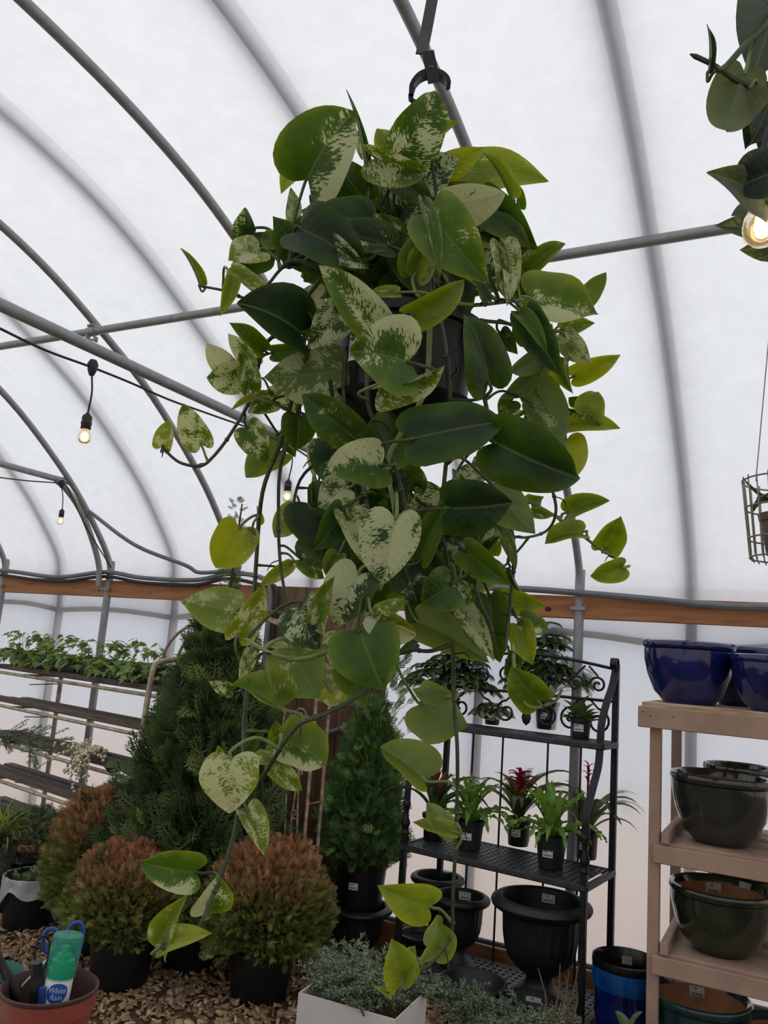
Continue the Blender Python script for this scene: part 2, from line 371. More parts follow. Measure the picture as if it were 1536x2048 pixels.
pipe('hanging_conduit', [(-4.66, 4.2, 2.53)]+[tuple(p) for p in a0[1:]], .014, 'conduit', 'grey conduit swooping from the bent tie down to the beam', 'conduit', 8)

# ---------------------------------------------------------------- the big hanging pothos
def pothos_mat(name='pothos_leaf', dark=(.014, .036, .011), mid=(.066, .135, .012), lime=(.32, .37, .04), cream=(.56, .56, .27), pale=(.42, .47, .27)):
    m = bpy.data.materials.new(name); m.use_nodes = True; MATS[name] = m
    nt = m.node_tree; N = nt.nodes; L = nt.links; b = N['Principled BSDF']; out = N['Material Output']
    def mth(op, a, c=None, d=None):
        x = N.new('ShaderNodeMath'); x.operation = op
        for i, v in enumerate((a, c, d)):
            if v is None: continue
            if isinstance(v, (int, float)): x.inputs[i].default_value = v
            else: L.new(v, x.inputs[i])
        return x.outputs[0]
    def mix(f, a, c):
        x = N.new('ShaderNodeMix'); x.data_type = 'RGBA'
        for s, v in ((x.inputs[0], f), (x.inputs[6], a), (x.inputs[7], c)):
            if isinstance(v, (int, float)): s.default_value = v
            elif isinstance(v, tuple): s.default_value = (*v, 1)
            else: L.new(v, s)
        return x.outputs[2]
    def sstep(v, a, c):
        x = N.new('ShaderNodeMapRange'); x.interpolation_type = 'SMOOTHSTEP'; L.new(v, x.inputs[0])
        for i, q in ((1, a), (2, c)):
            if isinstance(q, (int, float)): x.inputs[i].default_value = q
            else: L.new(q, x.inputs[i])
        return x.outputs[0]
    uv = N.new('ShaderNodeUVMap'); uv.uv_map = 'leaf'; s = N.new('ShaderNodeSeparateXYZ'); L.new(uv.outputs[0], s.inputs[0])
    oi = N.new('ShaderNodeObjectInfo'); oc = N.new('ShaderNodeSeparateColor'); L.new(oi.outputs['Color'], oc.inputs[0])
    var, tone, half = oc.outputs[0], oc.outputs[1], oc.outputs[2]
    u, v = s.outputs[0], s.outputs[1]; av = mth('ABSOLUTE', v); p = mth('MULTIPLY_ADD', av, -.55, u)
    seed = mth('MULTIPLY', oi.outputs['Random'], 97.0)
    def noise(x, y, sc, det=3.0):
        c = N.new('ShaderNodeCombineXYZ'); L.new(x, c.inputs[0]); L.new(y, c.inputs[1]); L.new(seed, c.inputs[2])
        n = N.new('ShaderNodeTexNoise'); n.inputs['Scale'].default_value = sc; n.inputs['Detail'].default_value = det; L.new(c.outputs[0], n.inputs['Vector']); return n.outputs[0]
    low = noise(u, v, 3.0, 1.5)
    uv2 = N.new('ShaderNodeUVMap'); uv2.uv_map = 'rim'; s2 = N.new('ShaderNodeSeparateXYZ'); L.new(uv2.outputs[0], s2.inputs[0]); rim = s2.outputs[0]
    st = noise(mth('MULTIPLY', p, 14.0), mth('MULTIPLY', v, 6.0), 2.4, 6.0)
    val = mth('ADD', mth('MULTIPLY', low, .58), mth('MULTIPLY', st, .52))
    val = mth('ADD', val, mth('MULTIPLY', mth('MULTIPLY', mth('SUBTRACT', half, .5), mth('MULTIPLY', v, 1.0)), .75))
    thr = mth('MULTIPLY_ADD', var, -.36, .76)
    mask = sstep(val, thr, mth('ADD', thr, .025))
    soft = sstep(val, mth('SUBTRACT', thr, .09), thr)
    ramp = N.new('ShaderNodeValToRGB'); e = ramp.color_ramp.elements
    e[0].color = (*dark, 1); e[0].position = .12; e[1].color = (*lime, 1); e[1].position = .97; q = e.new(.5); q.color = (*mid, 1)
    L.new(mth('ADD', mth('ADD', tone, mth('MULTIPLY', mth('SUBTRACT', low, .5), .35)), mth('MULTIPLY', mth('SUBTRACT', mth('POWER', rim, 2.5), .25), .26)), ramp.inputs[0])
    has = sstep(var, .03, .2)
    green = mix(mth('MULTIPLY', mth('MULTIPLY', soft, .4), has), ramp.outputs[0], (.13, .21, .06))
    cr = mix(mth('MULTIPLY', tone, .7), pale, cream)
    c = mix(mth('MULTIPLY', mask, has), green, cr)
    rib = mth('SUBTRACT', 1.0, sstep(av, .008, .03)); c = mix(mth('MULTIPLY', rib, .2), c, (.28, .34, .14))
    geo = N.new('ShaderNodeNewGeometry')
    c = mix(mth('MULTIPLY', geo.outputs['Backfacing'], .42), c, (.18, .24, .10))       # paler underside
    L.new(c, b.inputs['Base Color']); b.inputs['Roughness'].default_value = .38; b.inputs['Specular IOR Level'].default_value = .26
    w = mth('SINE', mth('MULTIPLY', p, 42.0)); bh = mth('ADD', mth('MULTIPLY', w, .11), mth('MULTIPLY', noise(u, v, 7.0, 2.0), 1.2))
    bh = mth('SUBTRACT', bh, mth('MULTIPLY', rib, .8))
    bp = N.new('ShaderNodeBump'); bp.inputs['Strength'].default_value = .35; bp.inputs['Distance'].default_value = .004; L.new(bh, bp.inputs['Height']); L.new(bp.outputs[0], b.inputs['Normal'])
    hs = N.new('ShaderNodeHueSaturation'); hs.inputs['Hue'].default_value = .485; hs.inputs['Saturation'].default_value = 1.25; hs.inputs['Value'].default_value = 1.4; L.new(c, hs.inputs['Color'])
    tr = N.new('ShaderNodeBsdfTranslucent'); L.new(hs.outputs[0], tr.inputs[0])
    mx = N.new('ShaderNodeMixShader'); mx.inputs[0].default_value = .37; L.new(b.outputs[0], mx.inputs[1]); L.new(tr.outputs[0], mx.inputs[2]); L.new(mx.outputs[0], out.inputs['Surface'])
    return m
pothos_mat()
HALF = [(0, 0), (-.06, .07), (-.115, .15), (-.14, .25), (-.12, .35), (-.055, .435), (.04, .485), (.15, .5), (.27, .502), (.39, .485), (.5, .448), (.6, .392), (.69, .325), (.77, .25), (.84, .175), (.9, .105), (.95, .05), (.98, .018), (1.0, 0)]
MIDX = [0, .004, .01, .018, .03, .06, .11, .18, .275, .38, .48, .575, .665, .75, .825, .89, .945, .98, 1.0]
def heart_leaf(L, W, fold=.25, curl=.5, edge=.1, wav=.03, seed=0, nx=6, round_base=1.0):
    """heart leaf along +x from the stalk (0,0,0) to the tip (L,0,0), upper face +z"""
    rs = random.Random(seed); n = len(HALF); ph = rs.uniform(0, 6.3); V = []; UV = []; tw = rs.uniform(-.25, .25)
    for sd in (1, -1):
        for i in range(n):
            ox, oy = HALF[i]; mx = MIDX[i]
            if ox < 0: ox *= round_base
            for k in range(0 if sd == 1 else 1, nx+1):
                s = k/nx; x = mx+(ox-mx)*s; y = oy*s*sd
                z = fold*abs(y)-edge*(abs(y)/.5)**2.5*.5+wav*math.sin(9*x+ph+sd)*s*s*(1 if i < n-1 else 0)+tw*y*x*.5
                V.append([x, y*(1-fold*fold*.25), z]); UV.append((x, y, s))
    V = np.array(V); V[:, 2] *= 1.15*W/L
    sgn = 1 if abs(curl) > 1e-3 else 0
    if sgn:
        a = curl; x = V[:, 0].copy(); z = V[:, 2].copy(); r = 1/a
        V[:, 0] = (r+z)*np.sin(x*a); V[:, 2] = (r+z)*np.cos(x*a)-r
        tip = np.array([r*math.sin(a), r*math.cos(a)-r]); ln = np.linalg.norm(tip); ca, sa = tip[0]/ln, tip[1]/ln
        x, z = V[:, 0].copy(), V[:, 2].copy(); V[:, 0] = (x*ca+z*sa)/ln; V[:, 2] = (-x*sa+z*ca)/ln; V[:, 1] /= ln
    V[:, 0] *= L; V[:, 1] *= W; V[:, 2] *= L
    Fc = []; m1 = nx+1
    for i in range(n-1):
        for k in range(nx): a = i*m1+k; Fc.append((a, a+m1, a+m1+1, a+1))
    o2 = n*m1
    def idx(i, k): return i*m1 if k == 0 else o2+i*nx+k-1
    for i in range(n-1):
        for k in range(nx): Fc.append((idx(i, k), idx(i, k+1), idx(i+1, k+1), idx(i+1, k)))
    return V, Fc, UV
def leaf_object(V, Fc, UV, parent, m='pothos_leaf', name='leaf'):
    me = bpy.data.meshes.new(name); me.from_pydata([tuple(v) for v in V], [], Fc)
    me.materials.append(MATS[m]); uvl = me.uv_layers.new(name='leaf')
    vi = np.zeros(len(me.loops), np.int32); me.loops.foreach_get('vertex_index', vi)
    uvl.data.foreach_set('uv', np.array(UV, np.float32)[vi][:, :2].ravel())
    uvr = me.uv_layers.new(name='rim'); uvr.data.foreach_set('uv', np.repeat(np.array(UV, np.float32)[vi][:, 2:], 2, 1).ravel())
    me.polygons.foreach_set('use_smooth', [True]*len(me.polygons)); me.update()
    o = bpy.data.objects.new(name, me); col.objects.link(o); o.parent = parent; return o
LEAVES = [
    (616,359,710,224,129,-0.05,0.45,0.42,'h-'), (598,328,562,388,39,0.06,0.1,0.85,''), (733,390,691,177,13,-0.06,0,0.3,'s'), (727,308,702,255,23,0,0.7,0.5,''),
    (803,304,870,180,84,-0.05,0.5,0.35,''), (832,285,915,244,43,0.05,0.15,0.72,''), (793,316,754,257,47,0.03,0.2,0.7,''), (751,316,862,341,59,-0.1,0.5,0.5,'f'),
    (790,359,868,417,47,-0.03,0.05,0.3,''), (874,345,969,294,49,0,0.25,0.92,''), (872,347,889,312,21,0.02,0,0.8,''), (930,335,1098,363,72,0.06,0.25,0.75,''),
    (1020,398,965,304,23,-0.02,0.2,0.72,'s'), (1032,413,1030,363,16,0,0.2,0.5,'s'), (897,410,1010,386,68,-0.12,0.95,0.3,''), (969,410,1077,499,78,-0.05,0,0.22,''),
    (739,441,622,449,76,-0.08,0,0.2,''), (731,398,684,328,66,0.03,0.05,0.3,''), (774,492,649,468,62,-0.1,0.3,0.2,''), (594,515,544,431,59,-0.05,0.05,0.25,''),
    (604,460,733,546,98,-0.12,0,0.12,''), (657,488,739,538,43,-0.14,0.55,0.2,''), (723,503,784,501,20,-0.13,0,0.3,''), (809,480,745,425,45,-0.06,0.6,0.4,''),
    (829,548,864,449,66,-0.15,0.4,0.5,'h-'), (832,546,868,472,39,-0.17,0.1,0.62,''), (864,431,978,569,100,-0.2,0.2,0.5,''), (852,408,880,556,27,-0.21,0.3,0.5,''),
    (868,562,832,523,59,-0.12,0,0.45,'u'), (829,628,930,558,49,-0.22,0.2,0.66,'c'), (793,585,731,589,23,-0.2,0.3,0.68,''), (1004,492,1014,609,51,-0.1,0.6,0.62,''),
    (883,425,965,464,59,-0.08,0.5,0.4,''), (969,429,1063,499,51,-0.06,0.1,0.45,''), (551,484,520,476,33,0,0.1,0.6,''), (586,437,581,374,27,0,0.6,0.5,'u'),
    (629,425,602,441,29,0,0.85,0.6,''), (649,421,618,390,35,0.05,0,0.2,''), (911,445,895,374,39,0.06,0.1,0.3,''), (770,421,754,351,43,0.05,0.2,0.5,''),
    (832,421,864,359,35,0.04,0.1,0.5,''), (704,437,676,359,43,0.05,0,0.15,''), (809,406,793,335,16,0.02,0.1,0.5,''), (856,492,817,437,47,-0.02,0.1,0.2,''),
    (1012,531,1067,499,35,-0.04,0.5,0.6,''), (930,390,872,359,31,0,0.1,0.55,''), (762,484,832,515,47,-0.05,0,0.12,''), (508,465,463,552,88,0,0.15,0.2,'h+'),
    (517,501,456,522,57,-0.06,0.65,0.78,''), (398,571,360,496,15,-0.02,0.2,0.6,'s'), (468,550,440,633,28,-0.06,0.3,0.75,''), (469,551,559,626,34,-0.09,0.5,0.7,'f'),
    (598,664,473,607,101,-0.1,0,0.08,''), (525,699,456,644,34,-0.05,0.1,0.5,''), (508,726,456,667,36,0,0.7,0.55,''), (463,745,412,686,41,-0.03,0.85,0.55,''),
    (473,752,412,755,54,-0.05,0.7,0.55,''), (499,778,479,698,39,-0.07,0.45,0.55,''), (684,739,525,755,107,-0.1,0.55,0.4,'u'), (681,625,616,698,65,-0.12,0.6,0.35,''),
    (753,660,637,529,76,-0.22,0.5,0.5,'h+'), (642,595,577,612,49,0,0.8,0.3,''), (626,657,564,589,31,-0.05,0,0.45,'c'), (702,869,603,786,68,-0.15,0.15,0.35,''),
    (547,800,495,826,42,0,0.5,0.5,''), (528,789,460,822,16,-0.03,0.3,0.85,''), (599,833,593,901,62,-0.02,0,0.35,''), (326,892,341,838,34,0,0.5,0.85,''),
    (402,888,368,807,49,0,0.65,0.6,''), (547,706,626,693,29,0,0.1,0.4,''), (593,800,534,774,39,0.02,0.6,0.45,''), (658,699,691,726,26,0,0.2,0.3,''),
    (1051,553,1133,487,36,0,0.1,0.5,'c'), (1059,596,1198,629,91,-0.09,0.45,0.58,'h-'), (1165,604,1212,544,38,0.05,0.1,0.5,'u'), (1126,659,1190,646,32,0.02,0.3,0.62,''),
    (977,766,928,628,84,-0.25,0.08,0.25,''), (1051,630,1124,754,59,-0.15,0,0.14,''), (1040,627,1094,709,29,-0.17,0.05,0.45,''), (1130,673,1185,727,47,-0.02,0.6,0.5,'u'),
    (1149,752,1242,709,39,0.02,0.1,0.82,''), (1137,720,1147,789,25,0,0.1,0.65,'s'), (1090,731,1112,799,57,0.08,0.05,0.88,''), (1083,709,1019,745,39,-0.08,0.1,0.45,'u'),
    (1079,738,997,799,39,-0.06,0.1,0.4,'u'), (1169,829,1196,783,54,0,0,0.68,''), (1126,849,1241,858,45,0.02,0.15,0.78,''), (1072,777,1130,877,66,-0.05,0.05,0.4,'u'),
    (1065,813,1137,913,39,-0.08,0.3,0.4,'u'), (827,877,1017,843,111,-0.3,0,0.22,''), (993,885,1161,956,109,-0.28,0.02,0.22,''), (1133,881,1147,962,54,0.02,0.05,0.92,''),
    (940,820,983,833,20,-0.15,0,0.6,''), (1015,541,1013,614,25,-0.12,0.7,0.5,''), (1047,587,1022,523,39,-0.05,0.2,0.4,''), (1001,666,1036,709,32,-0.05,0.2,0.25,''),
    (1054,681,1029,630,32,-0.02,0.1,0.4,''), (1108,666,1072,695,32,0.05,0.6,0.5,''), (972,598,951,544,21,-0.12,0.1,0.3,''), (1001,842,1058,824,25,-0.1,0.5,0.35,''),
    (1022,802,997,834,39,0.02,0.2,0.4,''), (1155,804,1137,795,21,0.02,0,0.4,''), (479,1058,433,1137,73,0,0.15,0.95,'h-'), (503,1062,496,1091,20,0,0.5,0.6,''),
    (518,1049,513,1010,15,0.03,0.2,0.9,''), (593,1023,549,1075,49,0.05,0.3,0.8,'u'), (558,907,493,956,54,0.03,0.1,0.6,'u'), (496,857,537,926,52,0,0.5,0.5,''),
    (636,886,630,957,29,0,0.7,0.62,''), (759,931,649,938,86,-0.28,0.5,0.4,'h+'), (636,964,623,1010,34,0,0.1,0.6,''), (695,977,636,1014,60,-0.1,0.7,0.5,''),
    (684,1026,626,1102,55,-0.2,0,0.22,''), (698,1032,742,1149,62,-0.22,0.6,0.55,''), (791,1038,767,1170,104,-0.32,0.8,0.3,''), (806,1130,832,1205,91,-0.2,0.15,0.12,''),
    (718,1149,672,1254,88,-0.26,0.65,0.2,'h+'), (676,1110,653,1153,36,-0.1,0.2,0.6,''), (604,1120,648,1158,31,-0.02,0.4,0.5,''), (578,1131,519,1171,26,0,0.35,0.8,''),
    (578,1132,599,1122,10,0,0,0.4,''), (467,1224,360,1202,76,-0.1,0.35,0.7,'u'), (477,1270,529,1166,50,-0.15,0.5,0.75,''), (598,1215,640,1301,73,-0.25,0.5,0.15,''),
    (632,1257,671,1151,41,-0.29,0.45,0.6,''), (755,1229,832,1270,54,-0.3,0.65,0.6,'h-f'), (715,996,708,1036,16,-0.1,0.8,0.6,''), (648,1016,628,1036,16,0,0.1,0.5,'u'),
    (754,1234,819,1202,36,-0.31,0.3,0.62,''), (643,1286,671,1260,20,-0.1,0.7,0.7,''), (750,1006,718,987,39,-0.1,0.05,0.2,''), (783,990,822,957,65,-0.1,0.05,0.15,''),
    (724,1071,757,1019,49,-0.1,0,0.15,''), (558,870,591,915,36,0.03,0.4,0.5,''), (767,1058,806,980,49,-0.05,0,0.1,''), (899,1016,1026,1005,93,-0.3,0,0.14,''),
    (988,975,1071,1067,76,-0.22,0.05,0.5,'u'), (842,1112,900,994,49,-0.25,0,0.4,''), (1063,1004,1088,994,29,0,0.1,0.62,''), (1066,1024,1106,1032,20,-0.05,0.3,0.55,''),
    (1136,1025,1220,1002,39,0,0.05,0.6,'c'), (1161,1066,1088,1089,34,0,0.05,0.68,'c'), (1210,1095,1242,1031,52,0,0.05,0.66,''), (1246,1135,1180,1152,37,0,0.05,0.72,''),
    (933,1103,1023,1171,54,-0.2,0.05,0.45,''), (975,1082,998,1112,33,-0.02,0.1,0.68,''), (1001,1056,1031,1141,23,-0.12,0.4,0.4,'u'),
    (1021,1134,1044,1183,16,-0.1,0.3,0.5,'s'), (982,1157,933,1183,29,0,0.05,0.7,''), (842,1112,891,1160,52,-0.18,0,0.15,''), (900,1170,842,1208,75,-0.25,0.1,0.35,''),
    (917,1170,936,1212,29,-0.15,0.55,0.5,''), (1013,1195,1093,1212,36,-0.05,0.1,0.68,''), (1044,1239,1097,1261,37,-0.08,0.35,0.5,'h-'),
    (979,1199,1001,1326,62,-0.1,0.1,0.35,''), (920,1209,988,1322,41,-0.12,0.7,0.5,''), (842,1245,980,1326,65,-0.15,0.1,0.62,'u'), (1040,1253,1066,1331,46,-0.1,0.05,0.72,''),
    (1021,1335,1016,1298,37,-0.15,0,0.35,''), (1024,1336,1039,1379,29,-0.15,0.05,0.45,''), (1076,1401,1021,1331,62,-0.2,0.05,0.55,''),
    (829,1287,791,1310,20,-0.05,0.1,0.35,''), (917,1115,897,1056,36,-0.05,0.6,0.4,''), (822,981,800,920,65,-0.05,0.3,0.4,''), (910,975,962,1007,59,-0.05,0.4,0.4,''),
    (956,1242,933,1186,29,-0.08,0.4,0.5,''), (874,1082,913,1108,39,-0.05,0.5,0.4,''), (800,1037,787,959,52,-0.02,0,0.12,''), (975,952,949,913,52,-0.1,0.6,0.4,''),
    (463,1380,417,1362,25,-0.15,0.5,0.4,''), (501,1306,479,1368,27,-0.12,0.55,0.6,''), (578,1291,527,1291,20,-0.1,0.85,0.7,'u'), (646,1339,704,1376,42,-0.1,0.5,0.72,'u'),
    (666,1385,695,1408,44,-0.12,0.5,0.95,''), (661,1385,635,1402,30,-0.1,0.2,0.97,''), (697,1343,731,1421,64,-0.2,0.05,0.48,''), (571,1484,655,1530,90,-0.25,0.4,0.62,'h-'),
    (551,1484,551,1440,32,-0.22,0.2,0.62,''), (565,1487,531,1509,37,-0.2,0.5,0.65,''), (463,1517,462,1626,96,-0.35,0.7,0.75,''), (436,1513,436,1490,19,-0.33,0.3,0.7,''),
    (548,1521,497,1521,32,-0.28,0.5,0.75,''), (548,1529,605,1582,37,-0.25,0.5,0.7,''), (494,1514,534,1453,20,-0.1,0.05,0.3,''), (494,1621,529,1713,44,-0.3,0.5,0.68,'c'),
    (390,1744,282,1724,64,-0.3,0.2,0.5,'h-'), (419,1822,436,1749,64,-0.32,0.6,0.55,'h-'), (323,1893,376,1788,51,-0.35,0.45,0.7,''),
    (324,1890,426,1867,44,-0.37,0.25,0.92,''), (584,1297,640,1397,115,-0.27,0.2,0.6,'u'), (557,1414,465,1370,73,-0.3,0.25,0.6,'f'),
    (721,1264,769,1382,124,-0.33,0.03,0.42,''), (845,1407,937,1454,100,-0.1,0.03,0.55,'u'), (891,1393,823,1378,33,-0.11,0.05,0.6,'u'),
    (845,1555,759,1495,74,-0.15,0.05,0.62,'uf'), (907,1657,852,1605,43,-0.18,0.05,0.62,'u'), (907,1662,824,1644,29,-0.18,0.05,0.7,''),
    (857,1812,754,1771,66,-0.2,0.03,0.75,''), (862,1895,884,1845,59,-0.2,0.03,0.66,'u'), (888,1893,839,1928,28,-0.2,0.03,0.78,''), (804,1959,783,1877,64,-0.25,0.03,0.75,''),
    (806,1957,831,1890,43,-0.24,0.03,0.72,''), (784,1991,746,1971,12,-0.25,0.3,0.8,''), (815,725,699,703,138,-0.3,0.45,0.45,'h+'), (760,768,892,730,52,-0.28,0.6,0.62,'s'),]
PD = 1.5                                                          # depth of the basket's axis
pot_c = at(812, 700, PD); AX = np.array([pot_c[0], pot_c[1]])
_d = ray(815, 834); pot_bot = EYE+_d[2]*np.hypot(*AX)/np.hypot(_d[0], _d[1])
VIEW = unit(np.array([pot_c[0], pot_c[1], 0]))
root = thing('hanging_pothos', 'large trailing marbled pothos in a dark hanging basket, centre of the picture', 'plant', (AX[0], AX[1], pot_bot))
RO = np.array([AX[0], AX[1], pot_bot])
mat('pot_black', '0b0b0c', .42, 0, .2, 20, spec=.35); mat('soil', '1d1712', .95, 0, .3, 80, .6, 120)
mat('vine_green', '3c4a26', .5, 0, .25, 25, c2='1c2414'); mat('vine_light', '74844a', .5, 0, .2, 25, c2='4f6232')
mat('root_dark', '2a211a', .8); mat('tag_white', 'd6d6d2', .6); mat('tag_ink', '202020', .6)
b = MB(); H = .165
b.lathe([(.001, .012), (.085, .012), (.090, .0), (.103, .0), (.110, .03), (.120, .12), (.131, H-.02), (.140, H-.018), (.142, H), (.134, H+.002), (.128, H-.012), (.125, H-.03), (.001, H-.035)], 40)
b.build('pot', 'pot_black', root).scale = (1.07, 1.07, 1)
b = MB(); b.lathe([(.001, -.010), (.03, -.012), (.10, -.012), (.124, .012), (.128, .02), (.121, .02), (.1, .0), (.03, -.004), (.001, -.004)], 40); sau = b.build('saucer', 'pot_black', root); sau.scale = (1.07, 1.07, 1)
for a in range(4):
    t = a*PI/2+.4; b = MB(); b.lathe([(.001, -.0135), (.017, -.0135), (.017, -.011), (.001, -.011)], 14); o = b.build('drain_hole', 'tag_ink', sau); o.location = (.066*math.cos(t), .066*math.sin(t), 0)
b = MB(); b.lathe([(.001, H-.03), (.06, H-.022), (.127, H-.03)], 24); b.build('soil', 'soil', root)
# price tag on the pot, facing the viewer
def text_mesh(s, size, m, parent, M, name='print', ext=.0004):
    cu = bpy.data.curves.new(name, 'FONT'); cu.body = s; cu.size = size; cu.extrude = ext; cu.align_x = 'CENTER'; cu.align_y = 'CENTER'
    o = bpy.data.objects.new(name, cu); col.objects.link(o)
    dg = bpy.context.evaluated_depsgraph_get(); me = bpy.data.meshes.new_from_object(o.evaluated_get(dg)); bpy.data.objects.remove(o)
    me.materials.clear(); me.materials.append(MATS[m]); o = bpy.data.objects.new(name, me); col.objects.link(o); o.parent = parent; o.matrix_basis = M; return o
def sticker(parent, o, x, y, w, h, text=None, name='price_sticker', curve=0.0):
    """white label with printed bars; o = centre, x and y = unit directions of its width and height (local to the parent)"""
    x, y = unit(x), unit(y); z = np.cross(x, y); b = MB(); n = 6; V = []
    for i in range(n+1):
        s = (i/n-.5)*w; d = -curve*s*s
        for t, e in ((-.5, 0), (.5, 0)): V.append(np.asarray(o)+x*s+y*t*h+z*(d+.0012))
    for i in range(n+1):
        s = (i/n-.5)*w; d = -curve*s*s
        for t in (-.5, .5): V.append(np.asarray(o)+x*s+y*t*h+z*(d+.0004))
    k = 2*(n+1); Fc = [(2*i, 2*i+2, 2*i+3, 2*i+1) for i in range(n)]+[(k+2*i, k+2*i+1, k+2*i+3, k+2*i+2) for i in range(n)]
    Fc += [(2*i, k+2*i, k+2*i+2, 2*i+2) for i in range(n)]+[(2*i+1, 2*i+3, k+2*i+3, k+2*i+1) for i in range(n)]+[(0, 1, k+1, k), (2*n, k+2*n, k+2*n+1, 2*n+1)]
    st = b.add(V, Fc).build(name, 'tag_white', parent, smooth=False)
    b = MB(); rs = random.Random(int(w*1e5)); p = -.38
    while p < .38:                                              # small bars of print across the lower half
        q = rs.uniform(.02, .05); s = (p+q/2)*w; b.box(np.asarray(o)+x*s-y*h*.22+z*(.0014-curve*s*s), (q*w, .001*0+h*.22, .0004), M=Matrix((x, y, z)).transposed()); p += q+rs.uniform(.015, .04)
    b.box(np.asarray(o)+y*h*.28-x*w*.2+z*.0012, (w*.4, h*.12, .0006), M=Matrix((x, y, z)).transposed())
    b.build('print', 'tag_ink', st, smooth=False)
    return st
side = np.array([VIEW[1], -VIEW[0], 0])
tdir = unit(-VIEW*.78-side*.62); tx = np.array([-tdir[1], tdir[0], 0]); tx = tx if np.dot(tx, side) > 0 else -tx
tg = MB().box((0, 0, 0), (.04, .06, .001)).build('price_tag', 'tag_white', root, smooth=False)
tg.matrix_basis = frame_matrix(tdir*.1345+np.array([0, 0, .095]), tx, np.array([0, 0, 1.]), -np.cross(np.array([0, 0, 1.]), tx)*1.0)
text_mesh('$2', .026, 'tag_ink', tg, Matrix.Translation((-.006, .016, .0008)))
b = MB()
for k in range(9): b.box((-.015+k*.0036, -.012, .0008), (.0014+.0008*(k % 3), .022, .0004))
b.build('barcode', 'tag_ink', tg, smooth=False)
# hanger: four plastic straps from the rim to the hook, the bracket with its bent end
hook_top = at(848, 160, PD); 
hk = at(856, 152, PD)-RO; knot = at(848, 285, PD)-RO
for a in range(4):
    t = a*PI/2+.9; e = np.array([.137*math.cos(t), .137*math.sin(t), H-.005])
    MB().tube(catmull([e, e*.55+knot*.45+np.array([.03*math.cos(t), .03*math.sin(t), -.02]), knot+np.array([.016*math.cos(t), .016*math.sin(t), .0]), knot+np.array([0, 0, .012])], 6), .0032, 6).build('hanger_strap', 'pot_black', root)
MB().tube(catmull([knot+np.array([0, 0, .005]), (knot+hk)/2+side*.0, at(823, 200, PD)-RO, at(826, 175, PD)-RO], 6), .005, 8).build('hanger_stem', 'pot_black', root)
hp = [at(x, y, PD)-RO for x, y in ((822, 195), (824, 175), (838, 156), (858, 148), (878, 150), (892, 160), (897, 172))]
MB().strip(catmull(hp, 6), .022, VIEW, .0085).build('hook', 'pot_black', root)
mat('bracket_black', '3a3a3b', .5, .3, .1)
br = thing('ceiling_bracket', 'black bent steel strap bracket holding the hook of the big hanging plant', 'bracket', at(850, 165, PD))
BO = at(850, 165, PD)
b = MB(); b.strip([at(873, -150, PD+.12)-BO, at(868, -20, PD+.06)-BO, at(853, 60, PD+.03)-BO, at(843, 108, PD)-BO], .022, side, .003); b.build('strap', 'bracket_black', br, smooth=False)
ex = unit(at(878, 162, PD-.02)-at(866, 104, PD-.02)); ct = at(862, 134, PD-.014)-BO
wv = unit(np.cross(ex, VIEW)); nz = unit(np.cross(wv, ex))
b = MB(); ln, wd, n = .030, .0115, 16                                    # bent tab with its round hole
V = []; Fc = []
for zt in (-.0015, .0015):
    for k in range(n):
        a = 2*PI*k/n; c, s_ = math.cos(a), math.sin(a); q = max(abs(c)/1, abs(s_)/1)
        V.append(ct+ex*(c/q)*ln+wv*(s_/q)*wd+nz*zt); V.append(ct+ex*(c*.0042)+wv*(s_*.0042)+nz*zt)
for k in range(n):
    j = (k+1) % n; m2 = 2*n
    Fc += [(2*k, 2*j, 2*j+1, 2*k+1), (m2+2*k, m2+2*k+1, m2+2*j+1, m2+2*j), (2*k, m2+2*k, m2+2*j, 2*j), (2*k+1, 2*j+1, m2+2*j+1, m2+2*k+1)]
b.add(V, Fc); b.build('bent_tab', 'pot_black', br, smooth=False)

